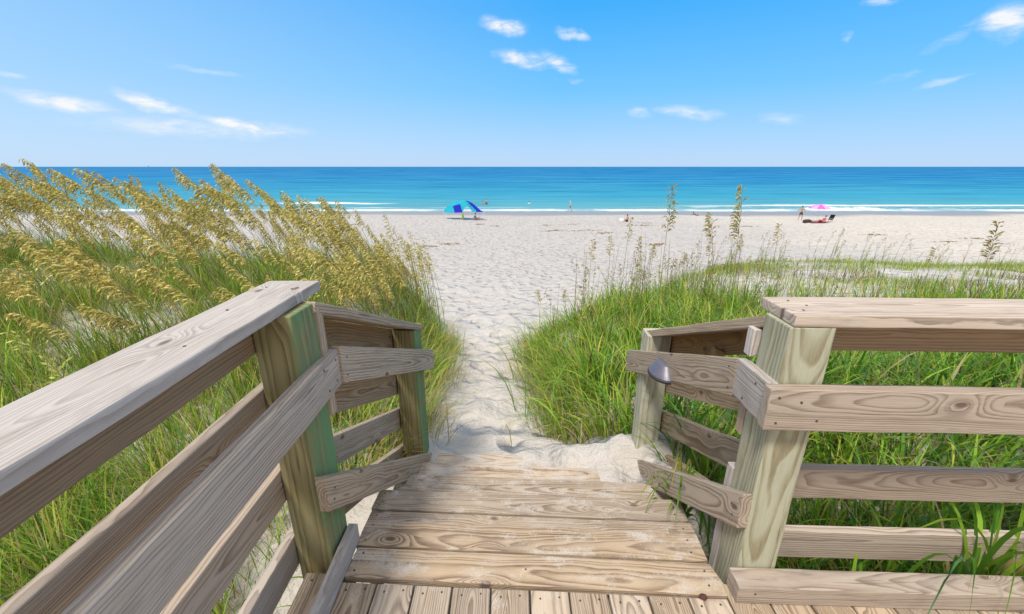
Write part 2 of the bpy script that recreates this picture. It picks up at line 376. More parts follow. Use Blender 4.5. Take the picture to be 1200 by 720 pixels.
# ---------------------------------------------------------------- sea
SEA = -6.0
def sea_z(x, y):
    w = (vnoise(x * .03, y * .0 + 3, 31) - .5)
    w2 = (vnoise(x * .015 + 40, y * 0 + 7, 32) - .5)
    z = SEA + 0 * x
    z = z + .42 * np.exp(-((y - 83.5 - w * 5) / 1.1) ** 2) * smooth01((vnoise(x * .025 + 3, y * 0, 33) - .25) * 2.5)
    z = z + .55 * np.exp(-((y - 95 - w2 * 10) / 1.7) ** 2) * smooth01((vnoise(x * .02 + 19, y * 0, 34) - .35) * 3)
    z = z + .22 * np.sin(y * .42 + 3 * w2 + 1.2 * np.sin(x * .05)) * smooth01((y - 98) / 30) * smooth01((700 - y) / 500)
    return z
def sea_mat():
    m, N, b, out_ = new_mat('sea_water')
    P = N.node('ShaderNodeNewGeometry').outputs['Position']
    x, y, z = N.sep(P)
    wob = N.math('MULTIPLY', N.math('SUBTRACT', N.noise(N.vmath('MULTIPLY', P, (.010, .03, 0.)), 1., 3, .5), .5), 60.)
    d = N.math('LOGARITHM', N.math('ADD', y, N.math('MULTIPLY', wob, N.rng(y, 80., 300., .08, 1.))), 10.)
    c = N.ramp(N.rng(d, 1.86, 4.0), [(0., (.20, .37, .40)), (.04, (.09, .35, .43)), (.10, (.028, .29, .45)), (.22, (.008, .20, .41)), (.32, (.003, .17, .41)), (.45, (.002, .142, .375)), (1., (.002, .130, .36))])
    sv = N.comb(N.math('MULTIPLY', x, .012), N.math('MULTIPLY', d, 42.), 0.)
    st = N.noise(sv, 1., 4, .6)
    c = N.mix(N.rng(st, .4, .66, 0., .6), c, N.mix(.62, c, (.10, .42, .56)))
    st2 = N.noise(N.comb(N.math('MULTIPLY', x, .03), N.math('MULTIPLY', d, 90.), 4.), 1., 3, .6)
    c = N.mix(N.rng(st2, .52, .66, 0., .5), c, N.mix(.6, c, (.002, .08, .22)))
    # foam: lines of broken surf running along the shore
    w = N.math('MULTIPLY', N.math('SUBTRACT', N.noise(N.vmath('MULTIPLY', P, (.04, 0., 0.)), 1., 3, .6), .5), 7.)
    yy = N.math('ADD', y, w)
    fn = N.noise(N.vmath('MULTIPLY', P, (.5, 1.6, .5)), 1., 6, .75)
    fb = N.noise(N.vmath('MULTIPLY', P, (.022, 0., 0.)), 1., 2, .5)
    def band(c0, wd, thr):
        m_ = N.rng(N.math('ABSOLUTE', N.math('SUBTRACT', yy, c0)), 0., wd, 1., 0.)
        return N.rng(N.math('ADD', m_, N.math('MULTIPLY', N.math('SUBTRACT', fn, .12), 1.35)), thr, thr + .22)
    f = N.math('MAXIMUM', N.math('MULTIPLY', band(78.5, 3.2, .82), N.rng(N.noise(N.vmath('MULTIPLY', P, (.09, .02, 0.)), 1., 3, .6), .36, .52, .25, 1.)), N.math('MULTIPLY', band(83.5, 2.0, .95), N.rng(fb, .48, .56)))
    leftw = N.math('MULTIPLY', N.rng(x, -24., -31.), N.rng(x, -54., -46.))
    f = N.math('MAXIMUM', f, N.math('MULTIPLY', band(93., 2.8, .85), leftw))
    rightw = N.rng(x, 30., 55.)
    f = N.math('MAXIMUM', f, N.math('MULTIPLY', band(88., 3.0, .8), rightw))
    shore = N.math('MULTIPLY', N.rng(yy, 84., 75.), N.rng(fn, .5, .62, 0., .75))
    f = N.math('MAXIMUM', f, shore)
    c = N.mix(N.math('MULTIPLY', f, .92), c, (.76, .79, .81))
    N.put(b.inputs['Base Color'], c)
    b.inputs['Roughness'].default_value = .6; b.inputs['Specular IOR Level'].default_value = 0.
    r1 = N.noise(N.vmath('MULTIPLY', P, (.35, 1.1, 1.)), 1., 5, .65)
    r2 = N.noise(N.vmath('MULTIPLY', P, (.05, .16, 1.)), 1., 3, .6)
    h = N.math('ADD', N.math('MULTIPLY', r1, .5), N.math('MULTIPLY', r2, 1.6))
    nrm = N.bump(h, .8, 1.)
    N.put(b.inputs['Normal'], nrm)
    gl = N.node('ShaderNodeBsdfGlossy'); gl.inputs['Roughness'].default_value = .25; N.put(gl.inputs['Normal'], nrm)
    ms = N.node('ShaderNodeMixShader'); N.put(ms.inputs[0], N.rng(f, 0., 1., .10, .02)); N.l.new(b.outputs[0], ms.inputs[1]); N.l.new(gl.outputs[0], ms.inputs[2]); N.l.new(ms.outputs[0], out_.inputs[0])
    return m
sxs = graded([(-40000, 9000), (-2000, 300), (-300, 8), (-100, 1.6), (100, 1.6), (300, 8), (2000, 300), (40000, 9000)])
sys_ = graded([(66, .5), (100, .5), (160, 1.2), (700, 40), (4000, 700), (45000, 9000)])
sea = link('sea', grid_mesh('sea', sxs, sys_, sea_z), sea_mat(), smooth=True)
tag(sea, kind='structure')

# ---------------------------------------------------------------- deck
deck = empty('wooden_deck', (0, 0, 0), 'weathered wooden deck of parallel boards at the head of the beach steps', 'deck')
px = -.802; k = 0
while px < 3.3:
    xc = px + .1447 / 2
    if xc < -.66: ye = 1.236
    elif xc < .85: ye = 1.197 - .047 * (xc + .5) - .004
    else: ye = 1.19
    board('deck_board', (xc, -1.7, -.0145), (xc, ye, -.0145), .029, .1375, W_DECK[0], deck, bev=.0035, cut1=(.047, 0),
          screws=((-.025, -.035, 'z+'), (-.03, .035, 'z+')))
    px += .1447
board('edge_board', (-.645, 1.290, -.015), (.80, 1.212, -.015), .03, .133, W_DECK[1], deck, bev=.0035, cut1=(-.25, 0), screws=((.03, -.04, 'z+'), (.035, .04, 'z+'), (-.05, .03, 'z+'), (-.055, -.03, 'z+'), (.7, 0., 'z+')))
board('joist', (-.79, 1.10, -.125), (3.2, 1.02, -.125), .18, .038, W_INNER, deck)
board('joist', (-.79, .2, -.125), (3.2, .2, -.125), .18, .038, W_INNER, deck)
board('edge_board', (-.650, 1.433, -.015), (.79, 1.356, -.015), .03, .133, W_DECK[1], deck, bev=.0035, screws=((.03, -.04, 'z+'), (.035, .04, 'z+'), (-.05, .03, 'z+'), (-.055, -.03, 'z+')))
# ---------------------------------------------------------------- steps
steps = empty('beach_steps', (.08, 1.5, -.5), 'wooden steps with plank treads going down from the deck into the sand', 'steps')
for i, (z, ys2, xl, xr) in enumerate(((-.12, (1.570, 1.716), -.70, .855), (-.24, (1.830, 1.976), -.675, .845), (-.36, (2.090, 2.236), -.65, .79), (-.48, (2.350, 2.496), -.635, .79))):
    for yc in ys2:
        board('tread_board', (xl, yc + .038, z - .019), (xr, yc - .038, z - .019), .038, .135, W_DECK[min(3, i + 1)], steps, bev=.0035,
              screws=((.03, -.04, 'z+'), (.035, .04, 'z+'), (-.05, .03, 'z+'), (-.055, -.03, 'z+')))
for x0, x1 in ((-.60, -.575), (.755, .745)):
    board('stringer', (x0, 1.40, -.165), (x1, 2.75, -.79), .22, .038, W_STAIR, steps)

# ---------------------------------------------------------------- left deck railing
lr = empty('deck_railing', (-.76, 1.3, 0), 'weathered left deck railing with a green stained post and long grey cap', 'railing')
board('post', (-.763, 1.329, -.75), (-.763, 1.329, 1.052), .14, .14, W_POST_L, lr, up=(-.9985, .06, 0), bev=.0045)
board('cap_rail', (-.815, -1.6, 1.074), (-.822, 1.548, 1.074), .038, .192, W_CAP, lr, bev=.005, screws=((-.1, .05, 'z+'), (-.12, -.05, 'z+'), (-.35, .03, 'z+'), (-.62, -.04, 'z+')))
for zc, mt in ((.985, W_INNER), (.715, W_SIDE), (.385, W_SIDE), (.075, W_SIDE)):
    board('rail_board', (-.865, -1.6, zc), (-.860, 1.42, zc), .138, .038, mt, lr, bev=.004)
board('inner_rail', (-.672, -1.6, .782), (-.678, 1.468, .775), .145, .038, W_SIDE, lr, bev=.0035, screws=((-.03, .04, 'y-'), (-.04, -.04, 'y-'), (-.13, .045, 'y-'), (-.11, -.045, 'y-')))
board('toe_board', (-.659, -1.6, .044), (-.662, 1.392, .046), .086, .038, W_CAP, lr, bev=.0035)
board('cleat', (-.700, 1.42, .60), (-.700, 1.42, 1.03), .038, .042, W_STAIR, lr, up=(1, 0, 0))

# ---------------------------------------------------------------- right deck railing
rr = empty('deck_railing', (.92, 1.27, 0), 'pale right deck railing with a broad flat cap running to the picture edge', 'railing')
board('post', (.920, 1.272, -.75), (.920, 1.272, 1.035), .14, .14, W_POST_R, rr, up=(.9995, -.012, 0), bev=.0045)
A_ = math.tan(R(2.0))
def rl(name, y0, z, x0, h, t, mat, x1=3.6, **kw):
    board(name, (x0, y0, z), (x1, y0 - A_ * (x1 - x0), z), h, t, mat, rr, **kw)
rl('cap_rail', 1.303, 1.055, .862, .038, .200, W_RAIL, bev=.0035, screws=((.05, -.05, 'z+'), (.06, .05, 'z+'), (.09, 0, 'z+')))
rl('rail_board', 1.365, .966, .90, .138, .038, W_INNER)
rl('rail_board', 1.365, .680, .90, .138, .038, W_RAIL)
rl('rail_board', 1.365, .335, .90, .136, .038, W_RAIL)
rl('rail_board', 1.365, .032, .90, .136, .038, W_RAIL)
rl('inner_rail', 1.180, .773, .802, .146, .040, W_RAIL, bev=.0035, screws=((.03, .045, 'y-'), (.035, -.045, 'y-'), (.10, .03, 'y-'), (.16, -.035, 'y-')))
rl('toe_board', 1.158, .0385, .812, .076, .084, W_RAIL, bev=.0045, screws=((.06, .01, 'y-'),))

# ---------------------------------------------------------------- left stair railing
sl = empty('stair_railing', (-.68, 2.55, -.45), 'brown stair railing on the left side of the steps ending at a green edged post', 'railing')
board('post', (-.681, 2.552, -.95), (-.681, 2.552, .52), .142, .142, W_POST_L, sl, up=(-.9985, .06, 0), bev=.0045, cut1=(0, 0))
board('cap_rail', (-.758, 1.395, 1.038), (-.672, 2.640, .482), .040, .150, W_STAIR, sl, bev=.004)
def lo(z0, z1, y0=1.33, y1=2.60, mt=W_STAIR):
    board('rail_board', (-.855, y0, z0), (-.775, y1, z1), .138, .038, mt, sl)
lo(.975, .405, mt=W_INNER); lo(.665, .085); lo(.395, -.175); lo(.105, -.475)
board('inner_rail', (-.667, 1.470, .780), (-.587, 2.80, .172), .140, .038, W_STAIR, sl, bev=.004, cut0=(0, -.45), cut1=(0, -.45), screws=((.03, .03, 'y-'), (.05, -.04, 'y-'), (-.1, .03, 'y-'), (-.12, -.03, 'y-')))
board('low_rail', (-.678, 1.225, .385), (-.590, 2.70, -.625), .125, .040, W_STAIR, sl, bev=.004, cut0=(0, -.69), cut1=(0, -.69), screws=((.05, .02, 'y-'), (.06, -.02, 'y-')))

# ---------------------------------------------------------------- right stair railing
sr = empty('stair_railing', (.89, 2.42, -.4), 'weathered stair railing on the right side of the steps carrying a small dark lamp', 'railing')
board('post', (.890, 2.420, -.95), (.890, 2.420, .535), .140, .140, W_POST_R, sr, up=(.9985, -.05, 0), bev=.0045)
board('cap_rail', (.930, 1.345, 1.005), (.908, 2.540, .472), .040, .150, W_STAIR, sr, bev=.004)
def ro(z0, z1, mt=W_STAIR, y1=2.50):
    board('rail_board', (1.013, 1.41, z0), (.981, y1, z1), .138, .038, mt, sr)
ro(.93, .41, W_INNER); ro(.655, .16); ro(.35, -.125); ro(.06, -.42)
board('inner_rail', (.834, 1.165 + .038, .772), (.834, 1.392, .772), .146, .037, W_CAP, sr, bev=.004, screws=((.06, .04, 'y+'), (.12, -.05, 'y+')))
board('inner_rail', (.834, 1.393, .766), (.808, 2.660, .232), .142, .037, W_STAIR, sr, bev=.0035, cut0=(0, -.42), cut1=(0, -.42), screws=((.03, .04, 'y+'), (.05, -.04, 'y+'), (-.04, .045, 'y+'), (-.05, .02, 'y+'), (-.06, -.045, 'y+')))
board('low_rail', (.834, 1.205, .330), (.806, 2.42, -.455), .128, .040, W_STAIR, sr, bev=.004, cut0=(0, -.65), cut1=(0, 1.5), screws=((.05, .02, 'y+'), (.06, -.02, 'y+')))
board('cleat', (.918, 1.368, -.60), (.918, 1.368, .40), .142, .040, W_CAP, sr, up=(1, 0, 0))
board('cleat', (.90, 1.368, .55), (.90, 1.368, .70), .10, .040, W_RAIL, sr, up=(1, 0, 0))
board('cleat', (.895, 1.385, .875), (.895, 1.385, .965), .112, .045, W_CAP, sr, up=(1, 0, 0), cut0=(0, .25))
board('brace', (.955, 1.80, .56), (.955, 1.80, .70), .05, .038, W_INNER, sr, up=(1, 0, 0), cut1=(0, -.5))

# ---------------------------------------------------------------- step lamp
def rail_lamp():
    lamp = empty('rail_lamp', (.79, 2.10, .40), 'small dark slate half-dome lamp fixed to the right stair rail', 'lamp')
    d = Vector((-.0214, 1, -.42)).normalized()       # along the rail
    nrm = Vector((-1, -.0214, 0)).normalized()       # out of the rail
    up = Vector((0, 0, 1))
    hz = up.cross(nrm).normalized()
    c = Vector((.8335 - .0205 * .45 - .0185 - .001, 2.02, .51))
    bm = bmesh.new(); n = 26; prof = [(.106, 0.), (.106, .010), (.094, .024), (.056, .062), (.046, .067), (.022, .070), (0.0, .070)]
    rings = []
    for r_, h_ in prof:
        rings.append([bm.verts.new(c + hz * (r_ * math.cos(math.pi * i / n)) + nrm * (r_ * .70 * math.sin(math.pi * i / n)) + up * (h_ - .05)) for i in range(n + 1)])
    for a, b_ in zip(rings[:-1], rings[1:]):
        for i in range(n): bm.faces.new((a[i], a[i + 1], b_[i + 1], b_[i]))
    bm.faces.new(rings[0][::-1])
    bmesh.ops.remove_doubles(bm, verts=bm.verts, dist=.0004)
    bmesh.ops.recalc_face_normals(bm, faces=bm.faces)
    m, N, b, _ = new_mat('slate_lamp_metal')
    P = N.node('ShaderNodeTexCoord').outputs['Object']
    N.put(b.inputs['Base Color'], N.mix(N.noise(P, 60., 3), (.12, .12, .165), (.19, .18, .22)))
    b.inputs['Roughness'].default_value = .42; b.inputs['Metallic'].default_value = .3
    me = bm_mesh(bm, 'lamp_shade'); me.materials.append(m)
    link('lamp_shade', me, m, lamp, Matrix.Identity(4))
    bm = bmesh.new(); rings = []
    for r_, h_ in ((.107, -.060), (.109, -.052), (.102, -.0495)):
        rings.append([bm.verts.new(c + hz * (r_ * math.cos(math.pi * i / n)) + nrm * (r_ * .73 * math.sin(math.pi * i / n)) + up * h_) for i in range(n + 1)])
    for a, b_ in zip(rings[:-1], rings[1:]):
        for i in range(n): bm.faces.new((a[i], a[i + 1], b_[i + 1], b_[i]))
    bm.faces.new(rings[0][::-1]); bm.faces.new(rings[-1])
    bmesh.ops.recalc_face_normals(bm, faces=bm.faces)
    m2 = plain('lamp_rim_black', (.02, .018, .022), .5)
    link('lamp_rim', bm_mesh(bm, 'lamp_rim'), m2, lamp, Matrix.Identity(4))
rail_lamp()

# ---------------------------------------------------------------- grass (uncountable: stuff)
def blade_mat(name, transl=.35):
    m, N, b, out = new_mat(name)
    a = N.node('ShaderNodeAttribute', attribute_name='tint')
    c = a.outputs['Color']
    N.put(b.inputs['Base Color'], c); b.inputs['Roughness'].default_value = .55; b.inputs['Specular IOR Level'].default_value = .3
    tr = N.node('ShaderNodeBsdfTranslucent'); N.put(tr.inputs['Color'], N.mix(.5, c, N.mix(1., c, (1., 1., .6), 'MULTIPLY')))
    mx = N.node('ShaderNodeMixShader'); mx.inputs[0].default_value = transl
    N.l.new(b.outputs[0], mx.inputs[1]); N.l.new(tr.outputs[0], mx.inputs[2]); N.l.new(mx.outputs[0], out.inputs[0])
    return m
M_BLADE = blade_mat('grass_blade')
PAL = {'green': (.12, .29, .028), 'lime': (.29, .46, .045), 'yellow': (.46, .45, .075), 'blue': (.09, .21, .08), 'straw': (.47, .37, .18), 'brown': (.16, .105, .06), 'olive': (.17, .20, .05), 'pale': (.42, .45, .20), 'plum': (.17, .11, .115)}
def blades(name, base, h, az, lean, width, pal, probs, seg=4, droop=1., label_kind='stuff', parent=None, mat=None, pw=1.4):
    """curved tapering leaves from a root, each with its own colour"""
    n = len(base)
    t = np.linspace(0, 1, seg + 1)
    dirv = np.stack([np.cos(az), np.sin(az)], -1)
    side = np.stack([-np.sin(az + RNG.normal(0, .5, n)), np.cos(az + RNG.normal(0, .5, n))], -1)
    # arc: angle from vertical grows along the leaf
    th = lean[:, None] * (.35 + droop * 1.5 * t[None, :] ** pw)
    ds = h[:, None] / seg
    cx = np.cumsum(np.concatenate([np.zeros((n, 1)), np.sin(th[:, :-1]) * ds], 1), 1)
    cz = np.cumsum(np.concatenate([np.zeros((n, 1)), np.cos(th[:, :-1]) * ds], 1), 1)
    wv = width[:, None] * (np.minimum(1, .55 + 1.6 * t) * (1 - t ** 2.2) + .04)[None, :] / 2
    v = np.zeros((n, seg + 1, 2, 3))
    for s, sg in ((0, -1), (1, 1)):
        v[:, :, s, 0] = base[:, 0, None] + dirv[:, 0, None] * cx + sg * side[:, 0, None] * wv
        v[:, :, s, 1] = base[:, 1, None] + dirv[:, 1, None] * cx + sg * side[:, 1, None] * wv
        v[:, :, s, 2] = base[:, 2, None] + cz
    v = v.reshape(-1, 3)
    idx = np.arange(n)[:, None] * (seg + 1) * 2 + np.arange(seg)[None, :] * 2
    idx = idx.ravel()
    f = np.stack([idx, idx + 1, idx + 3, idx + 2], -1)
    me = bpy.data.meshes.new(name); fast_mesh(me, v, f)
    ch = RNG.choice(len(pal), n, p=np.array(probs) / sum(probs))
    colr = np.array([PAL[p] for p in pal])[ch] * RNG.uniform(.72, 1.28, (n, 1)) * RNG.uniform(.93, 1.07, (n, 3))
    a = me.attributes.new('tint', 'FLOAT_COLOR', 'POINT')
    cc = np.ones((n, (seg + 1) * 2, 4), np.float32); cc[:, :, :3] = colr[:, None, :]
    a.data.foreach_set('color', cc.ravel())
    o = link(name, me, mat or M_BLADE, parent)
    me.polygons.foreach_set('use_smooth', [True] * len(me.polygons))
    if label_kind and parent is None: o['kind'] = label_kind
    return o
def in_deck(x, y):
    return ((x > -.92) & (x < 3.6) & (y < 1.30)) | ((x > -.88 + .08 * (y - 1.3)) & (x < 1.03) & (y >= 1.30) & (y < 2.62))
def scatter(n, x0, x1, y0, y1, dens):
    x = RNG.uniform(x0, x1, n); y = RNG.uniform(y0, y1, n)
    keep = (RNG.uniform(0, 1, n) < dens(x, y)) & ~in_deck(x, y)
    x, y = x[keep], y[keep]
    return np.stack([x, y, terrain(x, y) - .015], -1)
def clumpf(x, y, s, seed, lo, hi): return smooth01((vnoise(x * s, y * s, seed) * .65 + vnoise(x * s * 2.3, y * s * 2.3, seed + 1) * .35 - lo) / (hi - lo))
def view(x, y, m=.35): return (np.abs(x) < (1.24 + m) * np.maximum(y, .2) + 1.3)

def tufts(n, x0, x1, y0, y1, dens, per, spread):
    c = scatter(n, x0, x1, y0, y1, dens)
    k = RNG.integers(int(per * .5), int(per * 1.5), len(c)); idx = np.repeat(np.arange(len(c)), k)
    r_ = np.abs(RNG.normal(0, spread, len(idx))); a = RNG.uniform(0, 2 * np.pi, len(idx))
    x = c[idx, 0] + r_ * np.cos(a); y = c[idx, 1] + r_ * np.sin(a)
    ok = ~in_deck(x, y); x, y, r_, a, idx = x[ok], y[ok], r_[ok], a[ok], idx[ok]
    size = RNG.uniform(.6, 1.35, len(c))[idx]; hue = RNG.integers(0, 5, len(c))[idx]
    return np.stack([x, y, terrain(x, y) - .015], -1), a, r_ / spread, size, hue
def mk_tufts(name, T, hm, wid, pal, pr, windaz, wind, lean0=.28, seg=5, droop=1.25):
    b, a, rr_, size, hue = T; n = len(b)
    h = np.clip(RNG.normal(hm, hm * .25, n), .08, None) * size
    vx = np.cos(a) * (.4 + rr_) + wind * np.cos(windaz) + RNG.normal(0, .35, n); vy = np.sin(a) * (.4 + rr_) + wind * np.sin(windaz) + RNG.normal(0, .35, n)
    blades(name, b, h, np.arctan2(vy, vx), np.clip(lean0 + .22 * rr_ + RNG.normal(0, .15, n), .05, 1.1), wid * RNG.uniform(.6, 1.4, n), pal, pr, seg, droop)
def Ldens(x, y):
    wL, wR = dune_masks(x, y)
    bare = np.exp(-(((x + 4.45) / .9) ** 2 + ((y - 4.6) / .55) ** 2)) + .8 * np.exp(-(((x + 1.55) / .35) ** 2 + ((y - 2.1) / .6) ** 2))
    return view(x, y) * smooth01((wL - .12) / .3) * (.25 + .75 * clumpf(x, y, 1.4, 41, .3, .55)) * np.clip(1 - bare * 1.1, 0, 1) * smooth01((10.5 - y) / 2)
def hfun(x, y): return np.where(x < 0, 1 - .45 * smooth01((y - 5.) / 3.), 1. - .25 * smooth01((y - 5) / 3.)) * (.72 + .56 * vnoise(x * 2.1, y * 2.1, 97))
def mk(name, b, hm, hs, lean_az, az_s, lean_m, wid, pal, pr, seg=4, droop=1.):
    n = len(b)
    h = np.clip(RNG.normal(hm, hs, n), .08, None) * hfun(b[:, 0], b[:, 1])
    az = RNG.normal(lean_az, az_s, n); lean = np.abs(RNG.normal(lean_m, .22, n)) + .04
    w = wid * RNG.uniform(.6, 1.4, n)
    return blades(name, b, h, az, lean, w, pal, pr, seg, droop)
# left dune: fine mixed leaves swept by the wind to the left
mk_tufts('dune_grass', tufts(2300, -12, -.5, .9, 10.0, Ldens, 26, .07), .46, .0085, ['green', 'lime', 'yellow', 'straw', 'olive', 'brown'], [26, 32, 24, 10, 6, 2], math.pi, .5)
mk('dune_grass', scatter(36000, -12, -.3, 1.0, 10.5, Ldens), .44, .16, math.pi, .9, .75, .0075, ['green', 'lime', 'yellow', 'straw', 'olive', 'brown'], [22, 26, 34, 14, 12, 4])
mk('dune_grass', scatter(24000, -4, -.3, -.6, 3.2, lambda x, y: Ldens(x, y) * .9), .34, .14, math.pi, 1.6, .6, .0055, ['green', 'lime', 'yellow', 'straw', 'brown'], [34, 34, 12, 14, 6], 5)
mk('dead_grass_litter', scatter(9000, -6, -.4, -.5, 6, lambda x, y: view(x, y) * smooth01((dune_masks(x, y)[0] - .05) / .3)), .22, .1, 0., 3., 1.25, .004, ['straw', 'brown', 'pale'], [50, 35, 15], 3)
# path-side fringe on the left
def Lf(x, y): return np.exp(-((x - path_l(y) + .25 + .15 * vnoise(y * 2, y * 0, 9)) / .25) ** 2) * (.35 + .65 * clumpf(x, y, 2., 47, .35, .55)) * smooth01((8.5 - y) / 1.5)
mk('dune_grass', scatter(17000, -2.2, -.3, 2.35, 8.5, Lf), .46, .16, .25, 1.2, .75, .009, ['green', 'lime', 'yellow', 'straw', 'blue'], [24, 22, 24, 20, 10], 5, 1.3)
def Rdens(x, y):
    wL, wR = dune_masks(x, y)
    return view(x, y) * smooth01((wR - .15) / .3) * (.22 + .78 * clumpf(x, y, 1.3, 51, .3, .55)) * smooth01((8.5 - y) / 2.2)
mk_tufts('dune_grass', tufts(1500, -.1, 8.5, 1.4, 8.2, Rdens, 24, .075), .42, .0140, ['green', 'lime', 'yellow', 'straw', 'blue', 'brown'], [24, 44, 20, 8, 6, 3], math.pi, .25, droop=1.45)
mk('dune_grass', scatter(14000, -.2, 9.5, 1.3, 8.6, Rdens), .40, .18, math.pi * .6, 1.9, .75, .0125, ['green', 'lime', 'yellow', 'straw', 'blue', 'brown'], [30, 42, 16, 9, 8, 4], 5, 1.3)
def Rf(x, y): return np.exp(-((x - path_r(y) - .28) / .3) ** 2) * (.4 + .6 * clumpf(x, y, 2., 57, .3, .5)) * smooth01((7.5 - y) / 1.2)
mk('dune_grass', scatter(14000, -.3, 2.0, 2.7, 7.5, Rf), .5, .17, math.pi * 1.05, 1.1, .75, .0105, ['green', 'lime', 'yellow', 'straw'], [34, 38, 20, 8], 5, 1.35)
mk('dead_grass_litter', scatter(9000, -.4, 1.6, 2.4, 7.0, lambda x, y: np.exp(-((x - path_r(y) - .08) / .2) ** 2)), .36, .12, math.pi * 1.1, .9, 1.0, .005, ['straw', 'brown', 'yellow', 'olive'], [45, 15, 22, 18], 5)
mk('dead_grass_litter', scatter(7000, -1.8, -.2, 2.4, 7.5, lambda x, y: np.exp(-((x - path_l(y) + .08) / .2) ** 2)), .34, .12, 0., .9, 1.0, .005, ['straw', 'brown', 'yellow', 'olive'], [50, 12, 22, 16], 5)
mk('dune_grass', scatter(7000, -.2, 4.5, 2.2, 7.5, lambda x, y: Rdens(x, y) * clumpf(x, y, 2.2, 91, .4, .55)), .55, .18, math.pi * 1.2, 2., .85, .015, ['lime', 'green', 'yellow', 'pale'], [45, 25, 20, 10], 6, 1.35)
# broad leaves right behind the railing
mk('broad_leaf_grass', scatter(5200, .8, 5.2, 1.42, 3.6, lambda x, y: view(x, y) * (.3 + .7 * clumpf(x, y, 1.8, 61, .3, .55))), .5, .16, -math.pi / 2, 2., .6, .017, ['green', 'lime', 'blue', 'straw'], [45, 35, 12, 8], 6, 1.3)
mk('dead_grass_litter', scatter(9000, .9, 5.5, 1.3, 4.5, lambda x, y: view(x, y) * 1.), .26, .1, 0., 3., 1.2, .0045, ['straw', 'brown', 'pale'], [45, 45, 10], 3)
# far right dune: thin cover with sand between, greener strip along its crest
def Fdens(x, y):
    wL, wR = dune_masks(x, y)
    yend = np.clip(7.0 + (x - .3) * 1.02 + (vnoise(x * .6, x * 0 + 5, 88) - .5) * 1.2, 6.3, 16.0)
    crest = np.exp(-((y - yend + .6) / 1.1) ** 2)
    return view(x, y) * smooth01((wR - .2) / .4) * np.clip(.04 + .6 * clumpf(x, y, .7, 71, .48, .70) + crest * .75 * smooth01((x - 3.5) / 3.) * (.35 + .65 * vnoise(x * 1.1, y * 1.1, 79)), 0, 1) * smooth01((y - 6.5) / 1.5)
mk('dune_grass', scatter(95000, .3, 26, 6.5, 17.5, Fdens), .25, .09, math.pi * .8, 2.0, .4, .010, ['green', 'lime', 'yellow', 'straw', 'olive', 'brown'], [18, 34, 36, 6, 8, 2], 3)
def Fbrown(x, y):
    wL, wR = dune_masks(x, y)
    return view(x, y) * smooth01((wR - .2) / .4) * clumpf(x, y, .9, 75, .42, .62) * smooth01((13.5 - y) / 3) * .8
mk('dry_dune_weed', scatter(16000, 1.0, 18, 6.0, 11.5, Fbrown), .36, .13, math.pi * .5, 2.4, .35, .009, ['plum', 'brown', 'olive', 'straw'], [45, 25, 18, 12], 3)

# ---------------------------------------------------------------- sea oats: countable, each its own thing
M_STEM = blade_mat('oat_stem', .15); M_HEAD = blade_mat('oat_seed', .25)
def curve_pts(h, lean0, lean1, n=16):
    th = np.linspace(lean0, lean1, n) if True else None
    ds = h / (n - 1)
    x = np.concatenate([[0], np.cumsum(np.sin(th[:-1]) * ds)]); z = np.concatenate([[0], np.cumsum(np.cos(th[:-1]) * ds)])
    return np.stack([x, np.zeros(n), z], -1), th
def tube(pts, r0, r1):
    n = len(pts); v = []; f = []
    for i, p in enumerate(pts):
        r_ = r0 + (r1 - r0) * i / (n - 1)
        for k_ in range(3):
            a = k_ * 2 * math.pi / 3; v.append((p[0] + r_ * math.cos(a), p[1] + r_ * math.sin(a), p[2]))
    for i in range(n - 1):
        for k_ in range(3):
            f.append((i * 3 + k_, i * 3 + (k_ + 1) % 3, (i + 1) * 3 + (k_ + 1) % 3, (i + 1) * 3 + k_))
    return np.array(v), np.array(f)
def paint(me, nper, cols):
    a = me.attributes.new('tint', 'FLOAT_COLOR', 'POINT')
    cc = np.ones((len(cols), nper, 4), np.float32); cc[:, :, :3] = np.array(cols)[:, None, :]
    a.data.foreach_set('color', cc.ravel()[:len(me.vertices) * 4])
